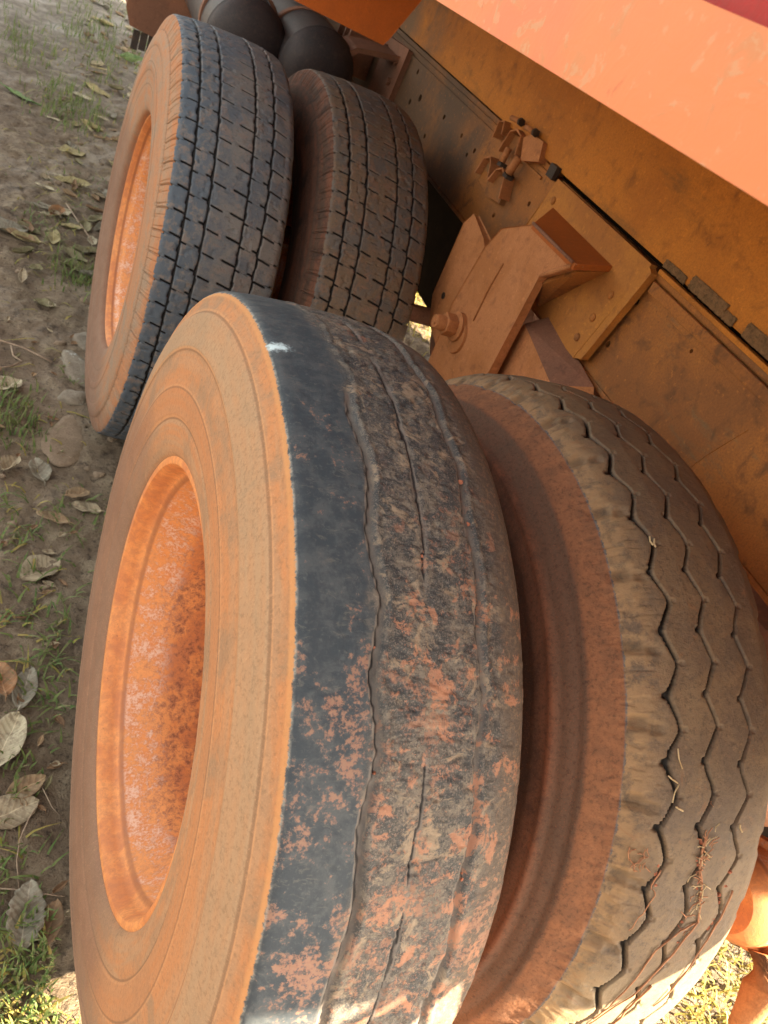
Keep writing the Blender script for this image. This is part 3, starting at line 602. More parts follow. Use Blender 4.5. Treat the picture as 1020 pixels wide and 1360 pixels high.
# thin weld ridge and panel seams on the rail
T(box('seam_strip', (0.795, 0.7995, 0.98, 2.6, 1.086, 1.093), FW, truck, 0.001))
for y_, zt in ((0.115, 1.03),):
    bm = tube_bm([(0.8000, y_ + 0.05, 0.90), (0.8000, y_ + 0.03, 0.96), (0.8000, y_, zt)], 0.0014, 5)
    T(from_bm('weld_bead', bm, M['frame'], truck))
# reinforcement plate with dark slot above it
T(prism('reinforcement_plate', [(0.882, 1.1175), (0.486, 1.1175), (0.492, 1.09), (0.514, 0.98), (0.530, 0.893), (0.93, 0.893), (0.910, 1.00)], 'x', 0.776, 0.790, M['plate'], truck, bevel=0.002))
T(box('clip', (0.774, 0.7875, 0.905, 0.935, 1.108, 1.136), M['dark'], truck, 0.001))
# riveted strap on the plate's rear edge
T(prism('plate_strap', [(0.484, 1.114), (0.470, 1.108), (0.508, 0.905), (0.529, 0.893)], 'x', 0.7735, 0.7895, M['plate'], truck, bevel=0.0015))
for (y_, z_) in ((0.535, 1.030), (0.545, 0.975), (0.555, 0.925), (0.86, 1.08)):
    bm = bmesh.new(); bmesh.ops.create_uvsphere(bm, u_segments=14, v_segments=8, radius=0.0085)
    for v in bm.verts: v.co = Vector((0.7755 + v.co.x * 0.6, y_ + v.co.y, z_ + v.co.z))
    T(from_bm('rivet', bm, FW, truck, smooth=True))
# cross members between the rails
for y_ in (0.72, 1.95, 2.9, 4.2): T(box('cross_member', (0.832, 1.688, y_ - 0.04, y_ + 0.04, 0.92, 1.08), M['brown'], truck, 0.004))

# hanger bracket with its shelf
BR = M['bracket']
T(prism('hanger_bracket', [(0.897, 0.932), (0.870, 0.988), (0.850, 1.000), (0.767, 1.044), (0.578, 1.049), (0.585, 1.040), (0.658, 0.985), (0.664, 0.972), (0.650, 0.763), (0.70, 0.66), (0.891, 0.600), (0.903, 0.701), (0.915, 0.781)], 'x', 0.700, 0.716, BR, truck, bevel=0.003))
bm = bmesh.new()
sh = [(0.699, 0.768, 1.047), (0.699, 0.576, 1.051), (0.777, 0.575, 1.070), (0.777, 0.850, 1.070)]
A = [bm.verts.new(p) for p in sh]; B = [bm.verts.new((p[0], p[1], p[2] - 0.012)) for p in sh]
bm.faces.new(A); bm.faces.new(B[::-1])
for i in range(4): bm.faces.new((A[i], A[(i + 1) % 4], B[(i + 1) % 4], B[i]))
T(from_bm('bracket_shelf', bm, M['flap'], truck, bevel=0.002))
# slanted cheek under the shelf, back to the rail
bm = bmesh.new()
ck = [(0.7165, 0.585, 1.036), (0.777, 0.580, 1.056), (0.777, 0.72, 0.90), (0.7165, 0.66, 0.97)]
A = [bm.verts.new(p) for p in ck]; B = [bm.verts.new((p[0], p[1] + 0.010, p[2])) for p in ck]
bm.faces.new(A); bm.faces.new(B[::-1])
for i in range(4): bm.faces.new((A[i], A[(i + 1) % 4], B[(i + 1) % 4], B[i]))
T(from_bm('bracket_gusset', bm, FW, truck))
bm = tube_bm([(0.6975, 0.768, 1.0465), (0.6970, 0.70, 1.048), (0.6975, 0.64, 1.049), (0.6975, 0.585, 1.0505)], [.0035, .0045, .0035, .004], 6)
T(from_bm('weld_bead', bm, M['brown'], truck, smooth=True))
bm = tube_bm([(0.6985, 0.585, 1.043), (0.6985, 0.62, 1.014), (0.6985, 0.655, 0.986)], [.004, .006, .004], 6)
T(from_bm('weld_bead', bm, BR, truck, smooth=True))
for (y_, z_) in ((0.985, 0.765),):
    o_ = lathe('bolt_hole', [(0.0, 0.0), (0.0, 0.0075), (-0.0015, 0.0085), (-0.0015, 0.006), (-0.0002, 0.0058)], M['dark'], truck, 16); o_.location = Vector((0.7078, y_, z_)) + TO
# front lobe plate
T(prism('hanger_lobe', [(0.905, 0.925), (0.935, 0.940), (1.025, 0.955), (1.047, 0.925), (1.035, 0.742), (0.990, 0.69), (0.908, 0.670)], 'x', 0.708, 0.722, BR, truck, bevel=0.003))
# ridge on the bracket face
bm = tube_bm([(0.6985, 0.80, 0.94), (0.698, 0.805, 0.88), (0.6985, 0.80, 0.80)], [.002, .003, .002], 6); T(from_bm('weld_bead', bm, BR, truck, smooth=True))
# pivot: washer, hex nut, stud
pc = (0.7, 0.842, 0.758)
wsh = lathe('washer', [(0, 0.0), (0, 0.034), (-0.012, 0.034), (-0.016, 0.028), (-0.016, 0.0)], BR, truck, 40); wsh.location = Vector(pc) + TO
sk = lathe('washer', [(0, 0.0), (0, 0.042), (-0.006, 0.040), (-0.006, 0.0)], BR, truck, 40); sk.location = Vector((0.7, 0.832, 0.742)) + TO
bm = bmesh.new(); bmesh.ops.create_cone(bm, cap_ends=True, segments=6, radius1=0.0265, radius2=0.0265, depth=0.026, matrix=Matrix.Translation((-0.029, 0, 0)) @ Matrix.Rotation(R(90), 4, 'Y') @ Matrix.Rotation(R(12), 4, 'Z'))
nt = from_bm('hex_nut', bm, BR, truck, bevel=0.002); nt.location = Vector(pc) + TO
st = lathe('stud', [(-0.042, 0.0), (-0.068, 0.0), (-0.068, 0.006), (-0.065, 0.008), (-0.066, 0.0145), (-0.062, 0.017), (-0.042, 0.0175)], BR, truck, 24); st.location = Vector(pc) + TO
# torque arm / spring end behind
ARM = [(0.735, 0.674, 0.875), (0.735, 0.496, 0.840), (0.735, 0.52, 0.62), (0.735, 0.80, 0.58)]
ARB = [(0.785, 0.669, 0.911), (0.785, 0.445, 0.882), (0.785, 0.420, 0.858), (0.785, 0.42, 0.62), (0.785, 0.80, 0.58)]
bm = bmesh.new(); f_ = [bm.verts.new(p) for p in ARM]; b_ = [bm.verts.new(p) for p in ARB]
bm.faces.new(f_); bm.faces.new(b_[::-1]); bm.faces.new((f_[0], f_[1], b_[1], b_[0])); bm.faces.new((f_[1], b_[2], b_[1])); bm.faces.new((f_[1], f_[2], b_[3], b_[2])); bm.faces.new((f_[2], f_[3], b_[4], b_[3])); bm.faces.new((f_[3], f_[0], b_[0], b_[4]))
o = T(from_bm('torque_arm', bm, M['bracket'], truck, bevel=0.003)); o.data.materials.append(M['brown'])
for p in o.data.polygons: p.material_index = 1 if p.normal.z > 0.6 else 0
T(box('sun_blocker_box', (1.15, 1.5, 1.72, 6.2, 0.375, 0.90), M['black'], truck, 0.01))  # added box: darkens the view under the chassis, keeps sun off ground ahead
CLIPS = [[(1.222, 1.090), (1.223, 1.127), (1.200, 1.135), (1.186, 1.108)], [(1.166, 1.076), (1.153, 1.127), (1.128, 1.139), (1.098, 1.135), (1.084, 1.096)],
         [(1.226, 0.999), (1.214, 1.040), (1.190, 1.052), (1.173, 1.044), (1.156, 1.014)], [(1.152, 1.008), (1.134, 1.042), (1.108, 1.054), (1.084, 1.044), (1.062, 1.000)]]
CPLATE = [(1.094, 1.134), (1.068, 1.152), (1.008, 1.155), (0.985, 1.118), (1.060, 1.094)]
CPL2 = [(1.160, 1.078), (1.150, 1.124), (1.100, 1.132), (1.088, 1.085)]
CPL3 = [(1.222, 0.985), (1.212, 1.036), (1.150, 1.030), (1.090, 1.040), (1.075, 0.985), (1.150, 0.975)]
CB = [((1.178, 1.151), (1.136, 1.156), .006), ((1.096, 1.156), (1.056, 1.159), .006), ((1.126, 1.097), (1.124, 1.064), .008), ((1.066, 1.097), (1.072, 1.056), .0095)]
# cluster of channel clips on the rail
def strap(pts, th=0.0038, x0=0.770, x1=0.798):
    """strip bent along pts (y, z), standing on the rail"""
    P = [Vector(p) for p in pts]; L_ = []; R_ = []
    for i, p in enumerate(P):
        d = (P[min(i + 1, len(P) - 1)] - P[max(i - 1, 0)]).normalized(); n_ = Vector((-d.y, d.x)) * th / 2
        L_.append(tuple(p + n_)); R_.append(tuple(p - n_))
    return prism('clamp_clip', L_ + R_[::-1], 'x', x0, x1, BR, truck, bevel=0.0008)
for q in CLIPS: T(strap(q))
T(prism('clamp_plate', CPLATE, 'x', 0.776, 0.797, BR, truck, bevel=0.001))
T(prism('clamp_plate', CPL2, 'x', 0.786, 0.798, M['frame'], truck, bevel=0.001))
T(prism('clamp_plate', CPL3, 'x', 0.786, 0.7985, M['frame'], truck, bevel=0.001))
for (p0, p1, r0) in CB:
    bm = tube_bm([(0.772, *p0), (0.770, *p1)], r0, 12); T(from_bm('clamp_bolt', bm, BR, truck, smooth=True))
    d_ = Vector((0, p1[0] - p0[0], p1[1] - p0[1])).normalized(); c0 = Vector((0.773, *p1)) + d_ * 0.002
    bm = tube_bm([c0, c0 + d_ * 0.008], r0 * 1.55, 6); T(from_bm('clamp_nut', bm, M['dark'], truck))

# far brown mounting bracket and its plate
T(prism('mounting_plate', [(2.20, 1.09), (1.975, 1.10), (1.985, 0.90), (2.19, 0.90)], 'x', 0.780, 0.797, M['brown'], truck, bevel=0.003))
n = 10; bm = bmesh.new(); cols = []
for i in range(n + 1):
    s = i / n; t_ = s * math.pi / 2
    x_ = 0.60 + 0.18 * s if s > 0.35 else 0.60 + 0.063 * math.sin(s / 0.35 * math.pi / 2)
    z_ = 1.052 + 0.02 * s if s > 0.35 else 0.90 + 0.159 * (s / 0.35) ** 0.8
    cols.append((x_, z_))
pts = [(0.600, 0.90), (0.602, 0.98), (0.612, 1.020), (0.640, 1.045), (0.680, 1.053), (0.779, 1.066), (0.779, 1.052), (0.682, 1.040), (0.648, 1.031), (0.626, 1.010), (0.617, 0.98), (0.615, 0.90)]
T(prism('mounting_bracket', pts, 'y', 2.02, 2.16, M['brown'], truck, bevel=0.003))
for (y_, z_) in ((2.03, 1.05), (2.03, 0.99), (2.14, 1.05)):
    bm = bmesh.new(); bmesh.ops.create_cone(bm, cap_ends=True, segments=6, radius1=0.012, radius2=0.012, depth=0.012, matrix=Matrix.Translation((0.775, y_, z_)) @ Matrix.Rotation(R(90), 4, 'Y')); T(from_bm('bolt_head', bm, M['brown'], truck))
for y_ in (2.30, 2.36, 2.44): T(box('bracket_rib', (0.69, 0.795, y_ - 0.008, y_ + 0.008, 0.92, 1.09), M['brown'], truck, 0.002))

# air tanks
def tank(x_, y0, y1, z_, r, mat, lb):
    pr = [(y0 - 0.055, 0.0), (y0 - 0.052, r * 0.35), (y0 - 0.042, r * 0.65), (y0 - 0.022, r * 0.88), (y0, r * 0.985), (y0 + 0.012, r), (y0 + 0.014, r + 0.002), (y0 + 0.03, r + 0.002), (y0 + 0.032, r)]
    pr += [(y1, r), (y1 + 0.03, r * 0.8), (y1 + 0.05, 0.0)]
    o = lathe('air_tank', pr, mat, truck, 48, axis='y'); o.location = Vector((x_, 0, z_)) + TO; o['label'] = lb
    lathe('drain_plug', [(y0 - 0.070, 0.0), (y0 - 0.070, 0.009), (y0 - 0.05, 0.010)], M['brown'], o, 12, axis='y')
tank(0.335, 2.10, 2.85, 0.925, 0.122, M['tank'], 'left dark rounded air tank')
tank(0.545, 2.02, 2.80, 0.945, 0.115, M['tank'], 'right dark rounded air tank next to the chassis')
for x_ in (0.335, 0.545):
    for y_ in (2.25, 2.68):
        o = lathe('tank_strap', [(y_, 0.1175), (y_, 0.1275), (y_ + 0.03, 0.1275), (y_ + 0.03, 0.1175)], M['brown'], truck, 40, axis='y', closed=True); o.location = Vector((x_, 0, 0.935)) + TO

# battery box with rubber skirt
bb = T(prism('storage_box', [(0.062, 0.74), (0.085, 0.688), (0.235, 0.672), (0.62, 0.672), (0.62, 1.06), (0.062, 1.06)], 'y', 2.95, 3.55, M['brown'], truck, bevel=0.006)); bb['label'] = 'brown storage box in front of the far wheels'
f2 = T(box('box_lid', (0.055, 0.63, 2.93, 3.57, 0.905, 0.925), M['brown'], truck, 0.003))
for k in range(18):
    x_ = 0.10 + 0.029 * k
    T(box('skirt_strip', (x_, x_ + 0.025, 2.965, 2.975, 0.60 + rr.uniform(0, .012), 0.6715), M['rubber'], truck, 0.001))
T(box('side_rail_bar', (0.06, 0.09, 3.6, 5.6, 0.74, 0.80), M['brown'], truck, 0.004))

# tipper body: side rail (faded), red panel above, floor, cross bearers
XR = 0.05
def onx(t_):  return t_
T(prism('body_side_rail', [(-1.475, 1.404), (-0.40, 1.3810), (0.05, 1.3693), (0.40, 1.361), (4.6, 1.352), (4.6, 1.436), (-1.475, 1.434)], 'x', XR, XR + 0.03, M['pink'], truck, bevel=0.003))
bm = tube_bm([(XR + 0.004, y_, 1.4352 + 0.0012 * math.sin(y_ * 23)) for y_ in [-1.47 + 0.03 * k for k in range(100)]], 0.0028, 8)
T(from_bm('rail_lip', bm, M['pink'], truck, smooth=True))
T(prism('body_side_panel', [(-1.46, 1.430), (4.6, 1.430), (4.6, 2.35), (-1.46, 2.35)], 'x', XR + 0.0305, XR + 0.038, M['red'], truck, bevel=0))
T(box('body_floor', (0.09, 2.42, -1.398, 4.6, 1.400, 1.412), M['flap'], truck, 0))
T(box('body_side_panel', (2.42, 2.45, -1.398, 4.6, 1.36, 2.35), M['red'], truck, 0))
T(box('tailgate', (0.085, 2.42, -1.415, -1.40, 1.38, 2.35), M['red'], truck, 0))
T(box('body_front', (0.085, 2.42, 4.602, 4.62, 1.38, 2.35), M['red'], truck, 0))
for y_ in (-0.7, 1.7, 2.4, 3.1, 3.8): T(box('cross_bearer', (0.085, 2.40, y_, y_ + 0.06, 1.3905, 1.3995), M['flap'], truck, 0.0))
# hanging orange plate at the picture's top edge
T(prism('hanging_plate', [(-0.02, 1.232), (0.127, 1.2215), (0.334, 1.2115), (0.342, 1.222), (0.378, 1.312), (0.40, 1.389), (-0.02, 1.389)], 'y', 0.95, 0.962, M['flap'], truck, bevel=0.002))

# rear brake chamber and lever in the sun
o = lathe('brake_chamber', [(0, 0.0), (0, 0.045), (0.02, 0.062), (0.05, 0.066), (0.052, 0.076), (0.064, 0.076), (0.066, 0.066), (0.10, 0.062), (0.13, 0.045), (0.135, 0.0)], M['rim'], truck, 40); o.location = Vector((0.70, -0.40, 0.62)) + TO; o['label'] = 'orange dusty brake chamber behind the inner tyre'
bm = tube_bm([(0.74, -0.47, 0.60), (0.73, -0.50, 0.575), (0.72, -0.515, 0.545), (0.73, -0.52, 0.51)], [.022, .024, .018, .014], 12)
T(from_bm('slack_adjuster', bm, BR, truck, smooth=True))
bm = tube_bm([(0.755, -0.49, 0.58), (0.77, -0.52, 0.555), (0.78, -0.55, 0.55)], [.014, .012, .012], 10)
T(from_bm('air_hose', bm, M['rubber'], truck, smooth=True))

# ------------------------------------------------------------------ grass (uncountable)
def blades(spec, name, mat, label, seed):
    g_ = np.random.default_rng(seed); V = []; F = []; n0 = 0
    for (cx, cy, sx, sy, cnt, ln, flat) in spec:
        for _ in range(cnt):
            if sx < 0: x, y = cx + sx * -1 * g_.uniform(-1, 1), cy + sy * g_.uniform(-1, 1)
            else: x, y = cx + sx * g_.normal(), cy + sy * g_.normal()
            if -0.03 < x < 0.62 and abs(y) < 0.24: continue
            z = gz(x, y); L = ln * g_.uniform(0.5, 1.3); a = g_.uniform(0, 6.283); w = 0.0016 * g_.uniform(0.7, 1.6) * (1 + L * 6)
            lean = g_.uniform(0.2, 1.0) * (1 + flat); dx, dy = math.cos(a), math.sin(a)
            for k in range(4):
                s = k / 3; hh = L * (s - 0.38 * lean * s * s * (1 + 0.5 * flat)); rr_ = L * lean * (0.35 * s + 0.45 * s * s)
                ww = w * (1 - s ** 1.8) + 0.0002
                V.append((x + dx * rr_ - dy * ww, y + dy * rr_ + dx * ww, z - 0.002 + max(hh, 0.001))); V.append((x + dx * rr_ + dy * ww, y + dy * rr_ - dx * ww, z - 0.002 + max(hh, 0.001)))
            for k in range(3): F.append((n0 + 2 * k, n0 + 2 * k + 1, n0 + 2 * k + 3, n0 + 2 * k + 2))
            n0 += 8
    me = bpy.data.meshes.new(name); me.from_pydata(V, [], F); me.update(); o = link(name, me, mat, None, True)
    return tag(o, label, kind='stuff')
def grass_mat(name, c1, c2, c3):
    t = NT(name); a = t.noise(26, 3, 0.6); b = t.noise(140, 2, 0.6)
    c = t.mix(t.r(a, 0.4, 0.6), c1, c2); c = t.mix(t.r(b, 0.52, 0.62), c, c3)
    t.b.inputs['Transmission Weight'].default_value = 0.0
    t.done(c, 0.6, None, 0.3)
    tr = t.n('ShaderNodeBsdfTranslucent'); t.put(tr.inputs[0], c); mx = t.n('ShaderNodeMixShader'); mx.inputs[0].default_value = 0.3
    out = [n for n in t.t.nodes if n.type == 'OUTPUT_MATERIAL'][0]
    t.t.links.new(t.b.outputs[0], mx.inputs[1]); t.t.links.new(tr.outputs[0], mx.inputs[2]); t.t.links.new(mx.outputs[0], out.inputs[0])
    return t.m
M['grass'] = grass_mat('grass_green', (0.10, 0.16, 0.045), (0.16, 0.20, 0.06), (0.24, 0.21, 0.10))
M['straw'] = grass_mat('grass_dry', (0.34, 0.27, 0.08), (0.40, 0.30, 0.10), (0.22, 0.26, 0.04))
sp = [(-0.08, -0.20, 0.08, 0.07, 620, .035, 0), (-0.03, -0.13, 0.04, 0.05, 130, .03, 0), (-0.2, -0.1, 0.08, 0.1, 200, .035, 0),
      (-0.15, 1.25, 0.045, 0.06, 170, .045, 0), (-0.17, 1.36, 0.03, 0.05, 60, .045, 0), (-0.06, 0.60, 0.03, 0.08, 34, .05, 1), (-0.04, 0.44, 0.025, 0.06, 46, .045, 1), (-0.055, 0.32, 0.03, 0.04, 34, .045, 1), (-0.03, 0.90, 0.06, 0.06, 40, .04, 1),
      (0.06, 0.93, 0.04, 0.05, 22, .035, 1), (-0.10, 0.19, 0.03, 0.03, 45, .035, 0), (-0.09, 0.02, 0.06, 0.03, 55, .035, 1), (-0.13, 0.55, 0.03, 0.08, 30, .045, 1), (-0.13, 0.85, 0.03, 0.10, 45, .045, 1),
      (-0.02, 2.20, 0.05, 0.07, 150, .05, 0), (0.02, 1.53, 0.03, 0.03, 40, .03, 1), (-0.01, 4.10, 0.10, 0.22, 420, .06, 0), (-0.12, 2.55, 0.06, 0.10, 60, .05, 1), (-0.30, 4.9, 0.12, 0.3, 200, .07, 0), (0.15, 5.6, 0.14, 0.5, 420, .07, 0),
      (0.02, 3.05, 0.10, 0.15, 60, .04, 1), (0.0, 7.2, 0.5, 0.8, 500, .09, 0), (-1.4, 1.5, -0.9, 3.0, 900, .05, 0), (3.6, 1.5, -1.2, 4.0, 2200, .07, 0)]
blades(sp, 'grass', M['grass'], 'short green grass tufts growing through the mud', 5)
sp2 = [(1.35, -0.65, 0.30, 0.28, 5200, .045, 1), (-0.08, -0.23, 0.09, 0.07, 260, .035, 1), (-0.10, 0.6, 0.05, 0.4, 70, .05, 2), (-0.05, 2.5, 0.1, 0.7, 120, .05, 2), (0.1, 4.5, 0.25, 0.9, 200, .07, 2), (1.68, 2.78, 0.22, 0.25, 1500, .06, 1), (3.4, 1.5, -1.0, 3.5, 1800, .06, 1), (0.9, -0.75, 0.3, 0.2, 500, .05, 1)]
blades(sp2, 'dry_grass', M['straw'], 'dry straw coloured grass lying in the mud and in the sunlit patch', 6)

# ------------------------------------------------------------------ leaves
def leaf_mat(name, c1, c2):
    t = NT(name); xs = t.xyz(); ax_ = t.mth('ABSOLUTE', xs[1])
    n = t.noise(45, 5, 0.7); n2 = t.noise(12, 3, 0.5)
    wv = t.mth('SINE', t.mth('MULTIPLY', t.mth('SUBTRACT', xs[0], t.mth('MULTIPLY', ax_, 0.7)), 520.0))
    c = t.mix(t.r(n, 0.35, 0.65), c1, c2)
    c = t.mix(t.r(n2, 0.5, 0.65, 0, 0.5), c, tuple(q * 0.5 for q in c1))
    c = t.mix(t.mth('MULTIPLY', t.r(wv, 0.75, 1.0), 0.25), c, tuple(min(1, q * 1.5) for q in c2))
    c = t.mix(t.r(ax_, 0.0006, 0.0016, 0.7, 0), c, tuple(min(1, q * 1.6) for q in c2))
    c = t.mix(1.0, c, (0.74, 0.70, 0.60), 'MULTIPLY'); c = t.mix(t.r(t.noise(70, 5, 0.7), 0.50, 0.64, 0, 0.55), c, (0.15, 0.105, 0.07))
    return t.done(c, 0.75, t.bump(t.mth('ADD', t.mth('MULTIPLY', wv, 0.3), n), 0.6, 0.002), 0.2)
LM = {'beige': leaf_mat('leaf_beige', (0.36, 0.29, 0.22), (0.44, 0.38, 0.30)), 'grey': leaf_mat('leaf_grey', (0.26, 0.25, 0.22), (0.36, 0.34, 0.31)), 'tan': leaf_mat('leaf_tan', (0.33, 0.22, 0.15), (0.38, 0.28, 0.19)),
      'orange': leaf_mat('leaf_rust', (0.34, 0.17, 0.09), (0.40, 0.24, 0.15)), 'brown': leaf_mat('leaf_brown', (0.20, 0.12, 0.08), (0.27, 0.17, 0.11)), 'olive': leaf_mat('leaf_olive', (0.20, 0.19, 0.12), (0.27, 0.25, 0.16)),
      'yellow': leaf_mat('leaf_pale_yellow', (0.42, 0.36, 0.20), (0.48, 0.43, 0.27)), 'green': leaf_mat('leaf_green', (0.16, 0.30, 0.12), (0.30, 0.42, 0.22)), 'white': leaf_mat('leaf_pale', (0.52, 0.47, 0.38), (0.60, 0.55, 0.45))}
def leaf(x, y, L, Wd, rz, col, curl, label, group=None, jag=0.0, tip=1.0, lift=0.004, tilt=None):
    nx, ny = 16, 8; V = []; F = []; r_ = random.Random(int(x * 1e4) ^ int(y * 1e3)); ph = r_.uniform(0, 6)
    for i in range(nx + 1):
        s = i / nx; w = Wd / 2 * (math.sin(math.pi * s ** tip) ** 0.62 if 0 < s < 1 else 0.02)
        for j in range(ny + 1):
            q = -1 + 2 * j / ny; wj = w * (1 + (jag * math.sin(s * 40 + ph) if abs(q) > 0.9 else 0))
            xx = (s - 0.5) * L; yy = q * wj
            z = curl * L * ((s - 0.5) ** 2 * 1.2) + abs(q) ** 1.4 * curl * Wd * 0.9 * (w / (Wd / 2)) + 0.05 * Wd * math.sin(s * 9 + ph + q * 2.5) + 0.03 * Wd * math.sin(s * 19 + q * 5 + ph)
            V.append((xx, yy, z))
    m = ny + 1
    for i in range(nx):
        for j in range(ny): F.append((i * m + j, i * m + j + 1, (i + 1) * m + j + 1, (i + 1) * m + j))
    k = len(V)
    me = bpy.data.meshes.new('dry_leaf'); me.from_pydata(V, [], F); me.update()
    nm = 'green_leaf' if col == 'green' else 'dry_leaf'
    o = link(nm, me, LM[col], None, True)
    md = o.modifiers.new('thick', 'SOLIDIFY'); md.thickness = 0.0006
    o.location = (x, y, gz(x, y) + lift); tl = tilt or (r_.uniform(-.15, .15), r_.uniform(-.15, .15)); o.rotation_euler = (tl[0], tl[1], R(rz))
    bm = bmesh.new(); bm.from_mesh(me); bm.verts.ensure_lookup_table()
    # short stalk joined to the blade
    tube_bm([(-L * 0.49, 0, V[ny // 2][2]), (-L * 0.6, 0.002, V[ny // 2][2] + 0.001), (-L * 0.68, 0.004, V[ny // 2][2])], [.0009, .0008, .0006], 5, bm); bm.to_mesh(me); bm.free()
    return tag(o, label, 'leaf', group)
LV = [(-0.072, .721, .105, .078, 40, 'beige', .22, 'round pale beige leaf lying alone left of the bald tyre', 0), (-0.135, .393, .085, .05, 100, 'orange', .35, 'rust coloured curled leaf cut by the left picture edge', 0),
      (-0.095, .376, .115, .046, 80, 'grey', .30, 'narrow dark grey leaf with clear ribs, next to the rust coloured leaf', 0), (-0.122, .256, .125, .068, 70, 'white', .35, 'large whitish grey crumpled leaf at the left picture edge', 0),
      (-0.084, .163, .075, .042, 30, 'tan', .20, 'small tan leaf overlapping a larger tan one', 0), (-0.108, .120, .100, .060, 20, 'beige', .15, 'larger flat tan leaf under the smaller tan one at the left edge', 0),
      (-0.077, -.064, .110, .058, 85, 'grey', .25, 'grey leaf with torn jagged edge, just above the sunlit grass', .12), (-0.038, -.079, .075, .038, 75, 'brown', .25, 'brown leaf between the jagged grey leaf and the bald tyre', 0),
      (-0.152, 1.071, .065, .045, 60, 'beige', .55, 'cupped beige leaf with pale rim near the left edge', 0), (-0.086, 1.066, .080, .055, 110, 'grey', .35, 'crumpled grey leaf right of the cupped beige leaf', 0),
      (-0.048, .892, .085, .040, 160, 'tan', .25, 'pointed tan leaf in the mud below two paired tan leaves', 0), (0.006, .988, .070, .042, 30, 'tan', .20, 'upper one of two paired tan leaves', 0), (0.030, .945, .075, .042, 165, 'beige', .20, 'lower one of two paired tan leaves, against the bald tyre', 0),
      (-0.072, 1.912, .034, .026, 70, 'white', .40, 'small bright white curled leaf scrap on bare mud', .2), (-0.174, 1.421, .085, .06, 50, 'white', .30, 'pale leaf with dark underside at the left edge above the grass tuft', .05),
      (-0.004, 3.466, .13, .10, 20, 'yellow', .18, 'round straw yellow leaf lying flat halfway along the far tyre', 0), (-0.001, 3.073, .16, .06, 10, 'yellow', .35, 'wavy pale yellow leaf with dark hole below the round yellow one', .1),
      (-0.066, 2.67, .10, .055, 60, 'orange', .45, 'reddish brown folded leaf above a small green sprout', 0), (-0.225, 2.415, .15, .10, 30, 'grey', .2, 'grey green leaf at the left picture edge', 0),
      (0.086, 2.727, .12, .05, 60, 'olive', .3, 'yellowish olive leaf next to the far rim, topmost of its heap', 0), (0.055, 2.407, .14, .06, 20, 'olive', .3, 'middle olive leaf of the heap beside the far tyre', 0), (-0.002, 2.331, .12, .05, 140, 'olive', .35, 'leftmost olive leaf of the heap beside the far tyre', 0),
      (0.095, 2.235, .10, .085, 90, 'grey', .2, 'round grey leaf touching the far tyre', 0), (0.029, 2.258, .17, .075, 15, 'olive', .2, 'big flat olive grey leaf behind the grass tuft', 0), (-0.249, 4.012, .22, .055, -30, 'green', .2, 'fresh light green long leaf on bare mud', 0),
      (0.129, 4.556, .16, .08, -20, 'yellow', .2, 'yellow brown leaf right of the far grass patch', 0), (0.027, 4.338, .20, .05, -30, 'white', .25, 'long pale leaf right beside the far grass patch', 0), (-0.088, 3.827, .07, .03, -20, 'white', .2, 'tiny white leaf scrap between green leaf and round yellow leaf', 0),
      (0.145, 4.04, .09, .04, 0, 'white', .2, 'small pale leaf above a second small one near the far rim', 0), (0.224, 3.809, .10, .06, 30, 'tan', .2, 'small tan leaf close to the far tyre sidewall', 0), (0.356, 5.363, .17, .08, 20, 'green', .5, 'yellow green sprout leaf below the storage box', 0),
      (0.214, 6.158, .18, .08, 10, 'yellow', .3, 'pale yellow leaf at the top edge left of the storage box', 0)]
for (x, y, L, Wd, rz, col, cu, lb, jg) in LV: leaf(x, y, L, Wd, rz, col, cu, lb, jag=jg)
r_ = random.Random(21)
for k in range(150):
    y = r_.choice([r_.uniform(1.8, 3.2), r_.uniform(2.2, 7), r_.uniform(3, 8)]); x = -0.25 + 0.075 * y + r_.uniform(-0.12, 0.42)
    if abs(y - L2) < 0.56 and x > -0.02: continue
    leaf(x, y, r_.uniform(.04, .12), r_.uniform(.02, .055), r_.uniform(0, 360), r_.choice(['olive', 'yellow', 'brown', 'tan', 'grey', 'grey', 'beige', 'white']), r_.uniform(.15, .6), 'small dry leaf in the scattered litter along the far wheels', 'scattered leaf litter')
for k in range(70):
    y = r_.uniform(-0.35, 1.8); x = r_.uniform(-0.24, 0.0)
    leaf(x, y, r_.uniform(.015, .035), r_.uniform(.008, .018), r_.uniform(0, 360), r_.choice(['brown', 'tan', 'brown', 'beige', 'olive']), r_.uniform(.2, .6), 'tiny dry leaf crumb on the near mud left of the bald tyre', 'leaf crumbs on the near mud')
# stones
def stone(x, y, sx, sy, sz, label, mat, group=None, lift=0.0, name='stone'):
    bm = bmesh.new(); bmesh.ops.create_icosphere(bm, subdivisions=3, radius=1.0); q = random.Random(int(x * 1000) + 5)
    o_ = [q.uniform(0, 9) for _ in range(3)]
    for v in bm.verts:
        n = v.co.copy(); d = 1 + 0.16 * math.sin(n.x * 3 + o_[0]) * math.sin(n.y * 3.3 + o_[1]) + 0.10 * math.sin(n.z * 5 + n.x * 4 + o_[2]) + 0.04 * math.sin(n.y * 13 + n.x * 11)
        v.co = Vector((n.x * sx * d, n.y * sy * d, n.z * sz * d))
    ob = from_bm(name, bm, mat, None, True); ob.location = (x, y, gz(x, y) + lift); ob.rotation_euler = (0, 0, q.uniform(-.4, .4)); return tag(ob, label, 'stone', group)
M['stone'] = metal_mat('mud_stone', (0.25, 0.18, 0.125), (0.19, 0.135, 0.09), (0.09, 0.06, 0.042), 0.5, 0.85, 200, 0.7, 12)
